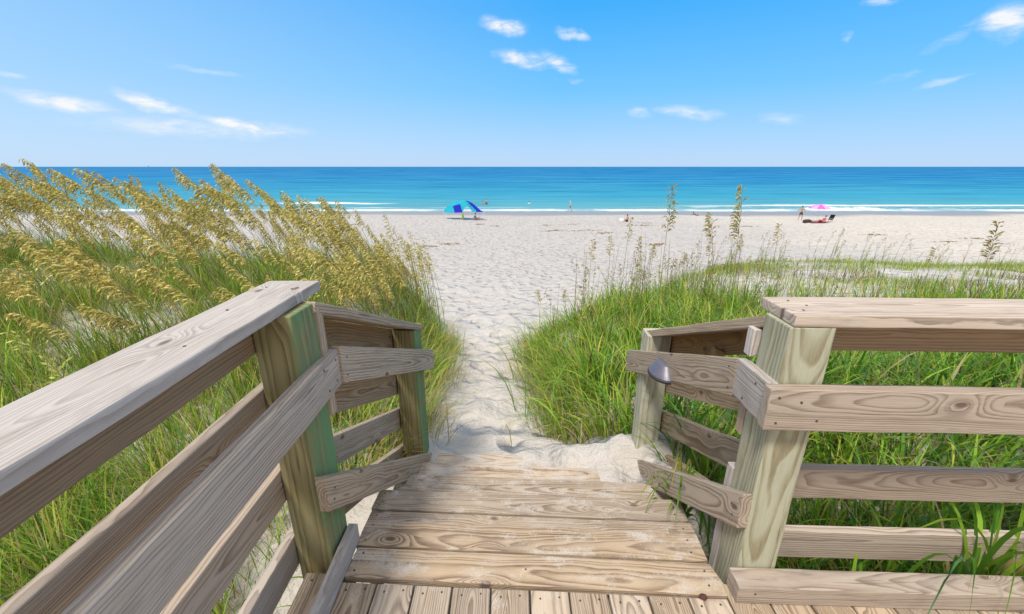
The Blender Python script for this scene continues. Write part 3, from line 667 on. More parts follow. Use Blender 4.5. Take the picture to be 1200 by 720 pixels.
def oat_meshes(h, lean0, lean1, plen, spread, nbr, seed, hue, droop=1., size=1., rad=.0040):
    g = np.random.default_rng(seed)
    pts, th = curve_pts(h, lean0, lean1)
    v, f = tube(pts, rad, rad * .4)
    stem = bpy.data.meshes.new('stem'); fast_mesh(stem, v, f)
    paint(stem, 3, [np.array((.22, .21, .07)) * (1 - i / 20) + np.array((.36, .26, .12)) * i / 20 for i in range(16)]); stem.materials.append(M_STEM)
    arc = np.linspace(0, h, 16)
    V = []; C = []
    for i in range(nbr):
        fr = (i + g.uniform(0, 1)) / nbr
        s = h - plen * (1 - fr)
        p = np.array([np.interp(s, arc, pts[:, k_]) for k_ in range(3)]); ang = np.interp(s, arc, th)
        tdir = np.array([math.sin(ang), 0, math.cos(ang)])
        bl = spread * (1.15 - .75 * fr) * g.uniform(.6, 1.2) * (.55 + .9 * min(1, fr * 4))
        a = g.normal(0, .55 if droop > .7 else 1.6)    # blown to the lee side (+X local)
        out = np.array([math.cos(a), math.sin(a), 0.])
        d = out * .8 + tdir * .75; d /= np.linalg.norm(d)
        ns = max(3, int(bl / .013)); q = p.copy()
        for k_ in range(ns):
            fk = (k_ + 1) / ns
            d2 = d + np.array([.25 * fk, 0, -1.7 * fk * fk * droop]); d2 /= np.linalg.norm(d2)
            q = q + d2 * bl / ns
            sd = d2 + g.normal(0, .13, 3) + np.array([.12, 0, -.30 * droop]); sd /= np.linalg.norm(sd)
            w = np.cross(sd, g.normal(0, 1, 3)); w /= np.linalg.norm(w)
            L_ = size * g.uniform(.026, .042); W_ = size * g.uniform(.0040, .0066)
            V += [q, q + sd * L_ * .45 + w * W_, q + sd * L_, q + sd * L_ * .45 - w * W_]
            C.append((np.array(hue) if g.random() < .7 else np.array((.44, .44, .12))) * g.uniform(.55, 1.4) * g.uniform(.94, 1.06, 3))
    V = np.array(V); F = np.arange(len(V)).reshape(-1, 4)
    head = bpy.data.meshes.new('seed_head'); fast_mesh(head, V, F); paint(head, 4, C); head.materials.append(M_HEAD)
    # two or three long stem leaves
    lv = []; lf = []; lc = []
    for i in range(4):
        s = h * g.uniform(.05, .42); p = np.array([np.interp(s, arc, pts[:, k_]) for k_ in range(3)])
        az = g.normal(0, 1.1); ll = g.uniform(.35, .6); ang = .35; q = p.copy(); b0 = len(lv)
        for k_ in range(7):
            w = .0042 * (1 - (k_ / 6) ** 2) + .0005
            lv += [q + np.array([-math.sin(az), math.cos(az), 0]) * w, q - np.array([-math.sin(az), math.cos(az), 0]) * w]
            q = q + np.array([math.cos(az) * math.sin(ang), math.sin(az) * math.sin(ang), math.cos(ang)]) * ll / 6; ang += .22
        for k_ in range(6): lf.append((b0 + k_ * 2, b0 + k_ * 2 + 1, b0 + k_ * 2 + 3, b0 + k_ * 2 + 2))
        lc.append(np.array(PAL[['lime', 'yellow', 'olive', 'green'][g.integers(4)]]) * g.uniform(.8, 1.2))
    leaf = bpy.data.meshes.new('leaf'); fast_mesh(leaf, np.array(lv), np.array(lf)); paint(leaf, 14, lc); leaf.materials.append(M_BLADE)
    return stem, head, leaf
GOLD = (.68, .565, .20); DARKGOLD = (.47, .345, .10); BROWN = (.37, .26, .085)
LEFT_V = [oat_meshes(1.55 + .11 * i, .06 + .03 * i, .85 + .1 * (i % 3), .42 + .03 * (i % 3), .140, 42, 100 + i, GOLD, 1.1, 1.20) for i in range(7)]
MID_V = [oat_meshes(1.38 + .1 * i, .04 + .02 * i, .48 + .09 * i, .38, .092, 36, 200 + i, GOLD, 1.1, 1.16) for i in range(5)]
UP_V = [oat_meshes(1.05 + .09 * i, .02 * (i - 2), .06 * (i - 2), .27 + .02 * i, .045, 36, 300 + i, DARKGOLD, .35, 1.15, .0052) for i in range(5)]
FAR_V = [oat_meshes(.95 + .08 * i, .03, .25 + .05 * i, .24, .030, 9, 400 + i, (.34, .27, .14), .6, 1.3, .0060) for i in range(4)]
BIG_V = [oat_meshes(1.3, .03, .12, .44, .075, 64, 500, DARKGOLD, .45, 1.12, .0052), oat_meshes(1.3, .05, .3, .32, .075, 52, 501, DARKGOLD, .5, 1.1, .0052)]
OATS = []
def oat(vs, x, y, rz, sc, label, group=None, hs=1.):
    OATS.append((vs, x, y, rz, sc, label, group, hs))
def place_oats():
    # the nearest 295 stand as things of their own, the rest are one mass behind them
    OATS.sort(key=lambda o: (o[6] is not None, math.hypot(o[1], o[2])))
    for vs, x, y, rz, sc, label, group, hs in OATS[:295]:
        o = empty('sea_oat', (x, y, float(terrain(x, y)) - .02), label, 'sea oat', group, rz)
        o.scale = (sc * .5 + .5, sc * .5 + .5, sc * hs)
        for nm, me in zip(('stem', 'seed_head', 'leaf'), vs):
            c = bpy.data.objects.new(nm, me); COL.objects.link(c); c.parent = o
    V, F, C, nv = [], [], [], 0
    for vs, x, y, rz, sc, label, group, hs in OATS[295:]:
        for me in vs:
            v = np.zeros(len(me.vertices) * 3, np.float32); me.vertices.foreach_get('co', v); v = v.reshape(-1, 3)
            f = np.zeros(len(me.loops), np.int32); me.loops.foreach_get('vertex_index', f); f = f.reshape(-1, 4)
            c = np.zeros(len(me.vertices) * 4, np.float32); me.attributes['tint'].data.foreach_get('color', c)
            k = sc * .5 + .5
            vx = v[:, 0] * math.cos(rz) - v[:, 1] * math.sin(rz); vy = v[:, 0] * math.sin(rz) + v[:, 1] * math.cos(rz)
            V.append(np.stack([vx * k + x, vy * k + y, v[:, 2] * sc * hs + float(terrain(x, y)) - .02], -1)); F.append(f + nv); C.append(c); nv += len(v)
    if V:
        me = bpy.data.meshes.new('far_sea_oats'); fast_mesh(me, np.concatenate(V), np.concatenate(F))
        a = me.attributes.new('tint', 'FLOAT_COLOR', 'POINT'); a.data.foreach_set('color', np.concatenate(C))
        tag(link('far_sea_oats', me, M_HEAD), kind='stuff')
gL = 'golden sea oats massed on the left dune'
cnt = 0
while cnt < 255:
    y = random.uniform(2.9, 8.8); x = random.uniform(-1.2 * y - 1.5, -1.0)
    if float(dune_masks(np.array(x), np.array(y))[0]) < .38: continue
    if math.hypot((x + 4.45) / .8, (y - 4.5) / .5) < 1: continue
    mid = x > -.5 * y - .3
    # thin out beside the path so the beach shows through
    if x > -.22 * y - .55 and random.random() < .15: continue
    vs = random.choice(MID_V if mid else LEFT_V)
    lab = 'arching stalk with golden drooping head amid the dense sea oats left of the sand path'
    oat(vs, x, y, math.pi + random.gauss(0, .38), random.uniform(.72, 1.08) * (.86 if mid else .95), lab, gL)
    cnt += 1
# tall stalk at the far left nearest the camera, yellow green
tall = oat_meshes(1.25, .25, .75, .55, .07, 44, 77, (.50, .55, .12), .35, 1.2)
oat(tall, -2.75, 2.55, math.pi - .15, 1., 'bright yellow green young sea oat close to the left picture edge behind the grey cap')
# the loose row right of the path: (x, depth, height scale, label)
ROW = [(-.0, 0, 0, '')]
def at(pxx, Y): return (pxx - 600) / 496. * (Y * .949 + .36)       # rough bearing of a stalk at depth Y (m)
right = [(636, 7.6, .78, 0, 'thin lone sea oat nearest the sand path on its right side'),
         (664, 7.4, .70, 1, 'short thin sea oat second from the sand path on the right'),
         (692, 6.6, .92, 3, 'thick headed brown sea oat, the first full one right of the path'),
         (716, 6.8, .93, 2, 'brown sea oat between the thick headed one and the wispy tall one'),
         (733, 7.6, 1.04, 4, 'slim leaning sea oat with dark narrow head right of the path'),
         (752, 7.8, .98, 1, 'slim sea oat with short dark tip left of the tall centre one'),
         (762, 6.8, .78, 3, 'low drooping golden sea oat at the foot of the tall centre one'),
         (778, 6.2, 1.22, 5, 'tall sea oat with ragged brown head crossing the surf line in the centre'),
         (845, 6.2, 1.02, 6, 'bushy golden sea oat leaning left beside the tallest stalk'),
         (866, 5.4, 1.22, 5, 'tallest sea oat on the right dune with thick upright golden head over the sea'),
         (834, 7.2, .90, 1, 'faint slender sea oat just left of the bushy golden one'),
         (872, 8.2, .92, 2, 'faint slender sea oat behind the tallest stalk'),
         (914, 7.4, .98, 3, 'pale buff sea oat standing above the right post'),
         (1100, 7.0, .80, 2, 'leaning brown sea oat behind the right cap between post and picture edge'),
         (1158, 5.2, 1.02, 7, 'dark brown full headed sea oat near the right picture edge')]
for pxx, Y, hs, v, lab in right:
    vs = (UP_V + [BIG_V[0], BIG_V[1], oat_meshes(1.2, .02, .1, .36, .055, 64, 507, BROWN, .3, 1.12, .0052)])[v]
    x = at(pxx, Y)
    oat(vs, x, Y, math.pi + random.gauss(0, .4) if v == 6 else random.uniform(0, 6.28), 1., lab, hs=hs * (1.27 if v in (5, 6, 7) else 1.15))
bk = 0
while bk < 120:
    y = random.uniform(5.5, 9.5); x = random.uniform(-1.25 * y - 1., -.42 * y)
    if float(dune_masks(np.array(x), np.array(y))[0]) < .4: continue
    oat(random.choice(LEFT_V if random.random() < .6 else MID_V), x, y, math.pi + random.gauss(0, .5), random.uniform(.85, 1.18), 'arching stalk with golden drooping head amid the dense sea oats left of the sand path', gL)
    bk += 1
cm_ = 0
while cm_ < 115:
    y = random.uniform(4.2, 8.2); x = float(path_l(np.array(y))) - .05 - abs(random.gauss(0, .85))
    if float(dune_masks(np.array(x), np.array(y))[0]) < .05: continue
    oat(random.choice(MID_V), x, y, math.pi + random.gauss(0, .45), random.uniform(.80, 1.08) * (.94 + .10 * min(1, (path_l(y) - x) / 1.2)), 'arching stalk with golden drooping head amid the dense sea oats left of the sand path', gL)
    cm_ += 1
EDGE_V = [oat_meshes(1.42 + .1 * i, .02, .16 + .05 * i, .36, .050, 24, 600 + i, GOLD, .5, 1.2, .0052) for i in range(4)]
for i in range(26):
    y = random.uniform(5.6, 8.6); x = float(path_l(np.array(y))) + random.uniform(-.75, -.02)
    oat(EDGE_V[i % 4], x, y, math.pi + random.gauss(0, .6), random.uniform(.86, 1.12), 'thin upright golden sea oat at the left dune edge beside the sand path', 'thin sea oats at the left path edge')
gF = 'thin sea oats along the far dune edge'
for i in range(95):
    x = random.uniform(1.6, 20); yend = min(16., 7.0 + (x - .3) * 1.02)
    y = yend + random.uniform(-2.2, 1.2)
    if x > 1.3 * y + 1: continue
    oat(random.choice(FAR_V), x, y, math.pi * random.choice((0, 1)) + random.gauss(0, .9) if random.random() < .4 else random.gauss(0, .4), random.uniform(.7, 1.15), 'thin brownish sea oat among many on the far edge of the right dune', gF)
gM = 'headless sea oat stalks right of the path'
for i in range(110):
    Y = random.uniform(5.0, 8.6); x = random.uniform(.35, 4.8)
    if float(dune_masks(np.array(x), np.array(Y))[1]) < .12: continue
    oat((UP_V[i % 5][0], FAR_V[i % 4][1], UP_V[i % 5][2]), x, Y, random.uniform(0, 6.28), random.uniform(.55, 1.0), 'bare thin stalk with sparse tip among the grass right of the path', gM)

place_oats()
# ---------------------------------------------------------------- leafy clumps growing through the railings
def clump(name, x, y, n, hm, wid, az, az_s, lean, label, z=None, pal=('green', 'lime', 'blue'), pr=(45, 35, 20), droop=1.3, pw=1.4):
    e = empty(name, (x, y, float(terrain(x, y)) if z is None else z), label, 'grass clump')
    b = np.stack([RNG.normal(0, .05, n), RNG.normal(0, .04, n), np.zeros(n)], -1)
    h = np.clip(RNG.normal(hm, hm * .28, n), .1, None)
    o = blades('leaves', b, h, RNG.normal(az, az_s, n), np.abs(RNG.normal(lean, .2, n)) + .05, wid * RNG.uniform(.6, 1.3, n), list(pal), list(pr), 9, droop, None, e, None, pw)
    return e
def arcs(loc, paths, wid, label, pal, pr, seg=12):
    e = empty('grass_clump', loc, label, 'grass clump')
    v, f, c = [], [], []
    for P in paths:
        P = [Vector(p) for p in P]; w0 = wid * random.uniform(.6, 1.25); b0 = len(v); tw = random.uniform(-.6, .6)
        for k in range(seg + 1):
            t = k / seg; u = 1 - t
            q = P[0] * u ** 3 + P[1] * 3 * u * u * t + P[2] * 3 * u * t * t + P[3] * t ** 3
            d = ((P[1] - P[0]) * u * u + (P[2] - P[1]) * 2 * u * t + (P[3] - P[2]) * t * t).normalized()
            sd = d.cross(Vector((math.cos(tw + t), math.sin(tw + t), .35))).normalized() * w0 * .5 * (min(1, .45 + 2 * t) * (1 - t ** 3) + .03)
            v += [q + sd, q - sd]
        f += [(b0 + 2 * k, b0 + 2 * k + 1, b0 + 2 * k + 3, b0 + 2 * k + 2) for k in range(seg)]
        c.append(np.array(PAL[random.choices(pal, pr)[0]]) * random.uniform(.75, 1.25))
    me = bpy.data.meshes.new('leaves'); fast_mesh(me, np.array([tuple(p) for p in v]), np.array(f)); paint(me, 2 * (seg + 1), c)
    o = link('leaves', me, M_BLADE, e); me.polygons.foreach_set('use_smooth', [True] * len(me.polygons))
U = random.uniform
def front_paths(n, zlo, zhi, sx, fwd, back):
    out = []
    for k in range(n):
        pk = U(zlo, zhi); side = random.gauss(0, sx); go = random.random() < back
        dy = U(.10, .45) if go else -U(.08, fwd)
        x0, y0 = random.gauss(0, .05), random.gauss(0, .018)
        out.append(((x0, y0, 0), (x0 + side * .12, y0, pk * .55), (x0 + side * .5, y0 + dy * .25, pk * 1.22), (x0 + side, y0 + dy, pk * U(.62, 1.0))))
    return out
gz0 = float(terrain(1.95, 1.26))
arcs((1.93, 1.258, gz0), front_paths(85, .80, 1.15, .26, .42, .28), .015, 'broad green grass clump hanging over the toe board at the lower right', ['green', 'lime', 'blue', 'straw'], [34, 48, 10, 8])
arcs((1.38, 1.258, gz0), front_paths(9, .72, .95, .16, .14, .5), .012, 'small grass clump poking between the right deck rails beside the post', ['green', 'lime', 'straw'], [45, 30, 25])
out = []
for k in range(22):
    pk = U(.55, .95); dx = -U(.02, .26) if random.random() < .75 else U(0, .1); dy = -U(-.05, .32)
    out.append(((random.gauss(0, .025), random.gauss(0, .05), 0), (0, 0, pk * .6), (dx * .5, dy * .4, pk * 1.15), (dx, dy, pk * U(.55, .95))))
arcs((.885, 1.80, float(terrain(.885, 1.80)) - .05), out, .016, 'grass clump arching over the low rail of the right stair railing', ['green', 'lime', 'yellow'], [40, 48, 12])
clump('grass_clump', 1.02, 2.15, 14, .5, .014, math.pi * 1.1, 1., .6, 'short grass clump between the right stair post and its rails', z=-.5)
clump('grass_clump', -.95, 1.62, 12, .42, .013, 0., 1.5, .5, 'small green grass clump at the foot of the green stained left post')
clump('grass_clump', -1.15, .95, 16, .7, .009, math.pi * .4, 1.2, .5, 'grass tuft seen between the lowest left deck rails')

# ---------------------------------------------------------------- beach things
def skin(name, joints, edges, mat, parent, sub=2, root=0):
    me = bpy.data.meshes.new(name); me.from_pydata([j[:3] for j in joints], edges, [])
    o = bpy.data.objects.new(name, me); COL.objects.link(o)
    md = o.modifiers.new('s', 'SKIN'); sv = me.skin_vertices[0].data
    for i, j in enumerate(joints): sv[i].radius = (j[3], j[4] if len(j) > 4 else j[3]); sv[i].use_root = (i == root)
    sb = o.modifiers.new('u', 'SUBSURF'); sb.levels = sub; sb.render_levels = sub
    dg = bpy.context.evaluated_depsgraph_get()
    m2 = bpy.data.meshes.new_from_object(o.evaluated_get(dg)); m2.name = name
    bpy.data.objects.remove(o)
    m2.materials.clear(); m2.materials.append(mat)
    m2.polygons.foreach_set('use_smooth', [True] * len(m2.polygons))
    c = bpy.data.objects.new(name, m2); COL.objects.link(c); c.parent = parent
    return c
SKIN = plain('tanned_skin', (.48, .25, .17), .55, .05); SKIN2 = plain('fair_skin', (.58, .36, .27), .55, .05)
HAIR = plain('dark_hair', (.05, .03, .02), .7)
def cloth(name, col): return plain(name, col, .8, .08, 20)
def person(loc, rz, label, pose, skinm, top=None, bottom=None, hair=HAIR, hat=None, group=None):
    e = empty('person', loc, label, 'person', group, rz)
    # local axes: faces +X
    P = dict(
      stand=dict(pel=(0, 0, .95), che=(0, 0, 1.32), nec=(.01, 0, 1.50), hed=(.02, 0, 1.66), lk=(.04, .13, .50), lf=(-.02, .20, .06), lt=(.14, .22, .03), rk=(.03, -.16, .50), rf=(.02, -.24, .06), rt=(.17, -.26, .03), le=(-.10, .42, 1.20), lh=(.08, .27, 1.02), re=(-.06, -.40, 1.18), rh=(.10, -.25, 1.02)),
      walk=dict(pel=(0, 0, .93), che=(.03, 0, 1.30), nec=(.05, 0, 1.48), hed=(.07, 0, 1.63), lk=(.22, .10, .52), lf=(.30, .10, .08), lt=(.46, .10, .08), rk=(-.06, -.10, .50), rf=(-.36, -.10, .14), rt=(-.24, -.10, .03), le=(-.14, .25, 1.12), lh=(-.10, .24, .87), re=(.14, -.25, 1.12), rh=(.30, -.22, .93)),
      sit=dict(pel=(0, 0, .13), che=(-.03, 0, .47), nec=(.0, 0, .64), hed=(.04, 0, .79), lk=(.40, .13, .36), lf=(.66, .12, .06), lt=(.80, .12, .08), rk=(.42, -.13, .30), rf=(.74, -.13, .06), rt=(.87, -.13, .10), le=(.02, .27, .36), lh=(.24, .20, .34), re=(-.16, -.27, .28), rh=(-.22, -.28, .05)),
      recline=dict(pel=(0, 0, .16), che=(-.26, 0, .38), nec=(-.36, 0, .52), hed=(-.40, 0, .67), lk=(.38, .12, .34), lf=(.74, .12, .10), lt=(.84, .12, .20), rk=(.42, -.12, .20), rf=(.82, -.12, .10), rt=(.92, -.12, .20), le=(-.22, .28, .22), lh=(.02, .24, .22), re=(-.26, -.28, .22), rh=(-.02, -.24, .22)),
      prone=dict(pel=(0, 0, .14), che=(.32, 0, .22), nec=(.46, 0, .34), hed=(.56, 0, .46), lk=(-.44, .12, .10), lf=(-.80, .10, .30), lt=(-.80, .10, .42), rk=(-.44, -.12, .10), rf=(-.86, -.12, .08), rt=(-.98, -.12, .05), le=(.52, .24, .06), lh=(.72, .10, .06), re=(.52, -.24, .06), rh=(.72, -.10, .06)),
    )[pose]
    V = lambda k: Vector(P[k])
    pel, che, nec, hed = V('pel'), V('che'), V('nec'), V('hed')
    up = (che - pel).normalized(); sd = Vector((0, 1, 0))
    J = []; E = []
    def add(p, r_, link_=None, r2_=None):
        J.append((*p, r_, r2_ or r_)); 
        if link_ is not None: E.append((link_, len(J) - 1))
        return len(J) - 1
    a = add(pel, .125, None, .10); b_ = add(pel.lerp(che, .5), .115, a, .09); c = add(che, .135, b_, .10); d = add(nec - up * .05, .07, c); n_ = add(nec + (hed - nec) * .25, .05, d)
    h1 = add(nec.lerp(hed, .7), .075, n_); h2 = add(hed + (hed - nec).normalized() * .06, .07, h1)
    face = Vector((1, 0, 0)); add(hed + face * .085, .02, h1)                        # nose ridge
    for s, k_ in ((1, 'l'), (-1, 'r')):
        hip = add(pel + sd * s * .09 - up * .05, .085, a); kn = add(V(k_ + 'k'), .055, hip); cf = add(V(k_ + 'k').lerp(V(k_ + 'f'), .35), .05, kn); an = add(V(k_ + 'f'), .036, cf); add(V(k_ + 't'), .03, an)
        sh = add(che + sd * s * .19 + up * .09, .055, c); el = add(V(k_ + 'e'), .04, sh); wr = add(V(k_ + 'h'), .027, el)
        hd = (V(k_ + 'h') - V(k_ + 'e')).normalized(); pm = add(V(k_ + 'h') + hd * .06, .03, wr)
        for q in range(4): add(V(k_ + 'h') + hd * .13 + Vector((.0, (q - 1.5) * .018, 0)), .009, pm)
        add(V(k_ + 'h') + hd * .07 + Vector((.04, 0, .01)), .010, wr)
    skin('body', J, E, skinm, e)
    if bottom:
        J = [(*pel, .145, .12)]; E = []
        for s, k_ in ((1, 'l'), (-1, 'r')):
            hp = pel + sd * s * .09 - up * .05; kk = hp.lerp(V(k_ + 'k'), .75)
            J.append((*hp, .10)); J.append((*kk, .085)); E += [(0, len(J) - 2), (len(J) - 2, len(J) - 1)]
        J.append((*(pel + up * .10), .135, .11)); E.append((0, len(J) - 1))
        skin('shorts', J, E, bottom, e)
    if top:
        J = [(*(pel + up * .06), .14, .115), (*pel.lerp(che, .5), .13, .105), (*che, .15, .115), (*(nec - up * .06), .085)]; E = [(0, 1), (1, 2), (2, 3)]
        for s, k_ in ((1, 'l'), (-1, 'r')):
            J.append((*(che + sd * s * .19 + up * .09), .07)); J.append((*(che + sd * s * .19 + up * .09).lerp(V(k_ + 'e'), .7), .055)); E += [(2, len(J) - 2), (len(J) - 2, len(J) - 1)]
        skin('shirt', J, E, top, e)
    hu = (hed - nec).normalized()
    bm = bmesh.new(); bmesh.ops.create_uvsphere(bm, u_segments=14, v_segments=9, radius=1.)
    for v in bm.verts:
        co = v.co.copy(); v.co = hed + Vector((-.02, 0, 0)) + hu * .045 + Vector((co.x * .098, co.y * .092, co.z * .085))
    if hat:
        ring = bmesh.ops.create_cone(bm, segments=18, radius1=.19, radius2=.10, depth=.03, cap_ends=True)
        for v in ring['verts']: v.co = v.co + hed + hu * .06
    me = bm_mesh(bm, 'hat' if hat else 'hair'); me.polygons.foreach_set('use_smooth', [True] * len(me.polygons)); me.materials.append(hat or hair)
    c = bpy.data.objects.new('hat' if hat else 'hair', me); COL.objects.link(c); c.parent = e
    return e
def gz(x, y): return float(terrain(x, y))
def pole(bm, a, b_, r0, r1=None, seg=8):
    a, b_ = Vector(a), Vector(b_); d = b_ - a
    res = bmesh.ops.create_cone(bm, segments=seg, radius1=r0, radius2=r1 or r0, depth=d.length, cap_ends=True)
    mt = Matrix.Translation((a + b_) / 2) @ d.to_track_quat('Z', 'Y').to_matrix().to_4x4()
    bmesh.ops.transform(bm, matrix=mt, verts=res['verts'])
def part(name, bm, mat, parent, smooth=False):
    me = bm_mesh(bm, name); me.materials.append(mat)
    if smooth: me.polygons.foreach_set('use_smooth', [True] * len(me.polygons))
    c = bpy.data.objects.new(name, me); COL.objects.link(c); c.parent = parent; return c

# arched shade canopy
CY, BL = cloth('cyan_fabric', (.03, .58, .72)), cloth('blue_fabric', (.02, .03, .62))
tx, ty = -6.35, 56.4
tent = empty('beach_canopy', (tx, ty, gz(tx, ty)), 'arched beach canopy of cyan and deep blue panels standing before the surf', 'canopy', rz=R(16))
def can(u, v):
    f = (v + 1) / 2; uo = (u - .12) / .27
    back = .95 + 1.38 * (1 - abs(u) ** 2.1)
    front = .95 + (.75 * (1 - uo * uo) if abs(uo) < 1 else 0.)
    return Vector((u * 2.45, v * 1.3, front + (back - front) * f ** .7 ))
def is_blue(u, v):
    return u > .22 + .42 * (1 - (v + 1) / 2) or (-.55 < u < -.14 and v < .25)
nu, nv = 40, 12; cells = {False: [], True: []}
for i in range(nu):
    for j in range(nv): cells[is_blue(-1 + 2 * (i + .5) / nu, -1 + 2 * (j + .5) / nv)].append((i, j))
groups_ = [('cyan_panel', CY, cells[False]), ('blue_panel', BL, [c for c in cells[True] if c[0] < nu * .45]), ('blue_panel', BL, [c for c in cells[True] if c[0] >= nu * .45])]
for nm, mt, cl in groups_:
    bm = bmesh.new(); vv = {}
    def gv(i, j):
        if (i, j) not in vv: vv[(i, j)] = bm.verts.new(can(-1 + 2 * i / nu, -1 + 2 * j / nv))
        return vv[(i, j)]
    for i, j in cl: bm.faces.new((gv(i, j), gv(i + 1, j), gv(i + 1, j + 1), gv(i, j + 1)))
    bmesh.ops.solidify(bm, geom=bm.faces[:], thickness=.012)
    part(nm, bm, mt, tent)
WHT = cloth('white_pole', (.75, .75, .74))
for u in (-1, 1):
    for v in (-1, 1):
        bm = bmesh.new(); p = can(u, v); pole(bm, (p.x, p.y, -.15), (p.x, p.y, p.z), .025); part('pole', bm, WHT, tent)
person((-4.75, 55.6, gz(-4.75, 55.6)), R(-12), 'seated person in a teal shirt beside the blue canopy', 'sit', SKIN, cloth('teal_shirt', (.05, .32, .36)), cloth('maroon_shorts', (.18, .04, .07)))
# green upright bag under the canopy
def bag(name, loc, w, d, h, mat, label, rz=0., cat='bag'):
    e = empty(name, loc, label, cat, rz=rz)
    bm = bmesh.new(); rings = []
    for f, s in ((0, .92), (.08, 1.), (.5, 1.03), (.85, .92), (.97, .70), (1., .45)):
        rings.append([bm.verts.new((w / 2 * s * math.copysign(abs(math.cos(a)) ** .6, math.cos(a)), d / 2 * s * math.copysign(abs(math.sin(a)) ** .6, math.sin(a)), h * f)) for a in np.linspace(0, 2 * math.pi, 17)[:-1]])
    for a, b_ in zip(rings[:-1], rings[1:]):
        for i in range(16): bm.faces.new((a[i], a[(i + 1) % 16], b_[(i + 1) % 16], b_[i]))
    bm.faces.new(rings[0][::-1]); bm.faces.new(rings[-1])
    part('body', bm, mat, e, True)
    bm = bmesh.new(); pts = [Vector((math.cos(t) * w * .3, 0, h * .93 + math.sin(t) * h * .22)) for t in np.linspace(0, math.pi, 9)]
    for a, b_ in zip(pts[:-1], pts[1:]): pole(bm, a, b_, .014)
    part('handle', bm, mat, e); return e
bag('beach_bag', (-6.3, 55.2, gz(-6.3, 55.2)), .26, .26, .74, cloth('green_canvas', (.22, .34, .05)), 'tall green bag standing under the blue canopy')
def towel(loc, l, w, mat, label, rz=0.):
    bm = bmesh.new(); n = 12; m_ = 6
    g = [[bm.verts.new((-l / 2 + l * i / n, -w / 2 + w * j / m_, gz(loc[0] + (-l / 2 + l * i / n) * math.cos(rz), loc[1] + (-l / 2 + l * i / n) * math.sin(rz)) - loc[2] + .05 + .02 * math.sin(i * 1.7 + j))) for j in range(m_ + 1)] for i in range(n + 1)]
    for i in range(n):
        for j in range(m_): bm.faces.new((g[i][j], g[i + 1][j], g[i + 1][j + 1], g[i][j + 1]))
    bmesh.ops.solidify(bm, geom=bm.faces[:], thickness=.02)
    o = link('beach_towel', bm_mesh(bm, 'beach_towel'), mat); o.location = loc; o.rotation_euler = (0, 0, rz)
    tag(o, label, 'towel')
towel((-5.55, 55.6, gz(-5.55, 55.6)), 1.1, .9, cloth('pale_blue_towel', (.12, .42, .58)), 'pale blue towel spread on the sand under the canopy', .1)
# bathers and walkers
person((-5.3, 90., SEA - .55), R(90), 'person standing waist deep in the surf behind the canopy', 'stand', SKIN, None, cloth('navy_trunks', (.03, .03, .06)))
person((-6.15, 90.5, SEA - 1.0), R(90), 'person low in the water just left of the standing bather', 'stand', SKIN, None, None)
person((3.6, 91., SEA - 1.12), R(90), 'lone swimmer with head and shoulders above the waves mid picture', 'stand', SKIN2, cloth('white_top', (.7, .7, .7)), None)
person((10.3, 76.5, SEA + .02), R(178), 'person in a pale shirt walking along the water edge', 'walk', SKIN2, cloth('pale_blue_shirt', (.52, .62, .74)), cloth('lilac_shorts', (.24, .18, .34)), hat=cloth('white_hat', (.75, .75, .75)))
person((14.55, 54.1, gz(14.55, 54.1)), R(205), 'dark haired bather seated on the sand beside a white bundle', 'sit', SKIN, None, cloth('brown_swimwear', (.10, .05, .04)))
bag('beach_bag', (13.75, 53.9, gz(13.75, 53.9)), .62, .5, .40, cloth('white_canvas', (.72, .72, .72)), 'white bundle on the sand next to the seated dark haired bather')
person((27.5, 64.3, gz(27.5, 64.3)), R(200), 'person in dark clothing lying on the sand near the wet edge', 'prone', SKIN2, cloth('slate_shirt', (.10, .13, .16)), cloth('slate_shorts', (.06, .08, .10)))
person((36.3, 54.1, gz(36.3, 54.1)), R(255), 'bare chested man in dark shorts standing beside the pink umbrella', 'stand', SKIN, None, cloth('charcoal_shorts', (.05, .06, .08)))
# pink umbrella
ux, uy = 36.6, 51.6
um = empty('beach_umbrella', (ux, uy, gz(ux, uy)), 'pink striped beach umbrella on a thin pole over a lounging person', 'umbrella')
bm = bmesh.new(); pole(bm, (0, 0, -.2), (0.05, 0, 2.02), .018); part('pole', bm, WHT, um)
PK, PK2 = cloth('pink_fabric', (.72, .12, .50)), cloth('light_pink_fabric', (.82, .36, .66))
for i in range(8):
    bm = bmesh.new(); a0 = i * math.pi / 4; rows = []
    for j in range(7):
        r_ = 1.15 * j / 6; zz = 2.05 - .50 * (j / 6) ** 1.7
        rows.append([bm.verts.new((.05 + r_ * math.cos(a0 + math.pi / 4 * k_ / 4), r_ * math.sin(a0 + math.pi / 4 * k_ / 4), zz + .03 * math.sin(math.pi * k_ / 4) * j / 6)) for k_ in range(5)])
    for a, b_ in zip(rows[:-1], rows[1:]):
        for k_ in range(4): bm.faces.new((a[k_], a[k_ + 1], b_[k_ + 1], b_[k_]))
    bmesh.ops.remove_doubles(bm, verts=bm.verts, dist=.0005)
    part('panel', bm, PK if i % 2 else PK2, um, True)
person((36.25, 50.2, gz(36.25, 50.2) + .05), R(182), 'person in red swimwear lounging under the pink umbrella', 'recline', SKIN, cloth('red_top', (.55, .09, .10)), cloth('red_swim_shorts', (.50, .08, .12)))
towel((35.9, 50.1, gz(35.9, 50.1)), 2.0, .9, cloth('crimson_towel', (.40, .06, .10)), 'crimson towel under the lounging person by the pink umbrella', .05)
bag('cooler_bag', (34.7, 50.4, gz(34.7, 50.4)), .95, .45, .38, cloth('dark_maroon', (.05, .025, .03)), 'long dark cooler bag at the feet of the lounging person', .05, 'cooler bag')
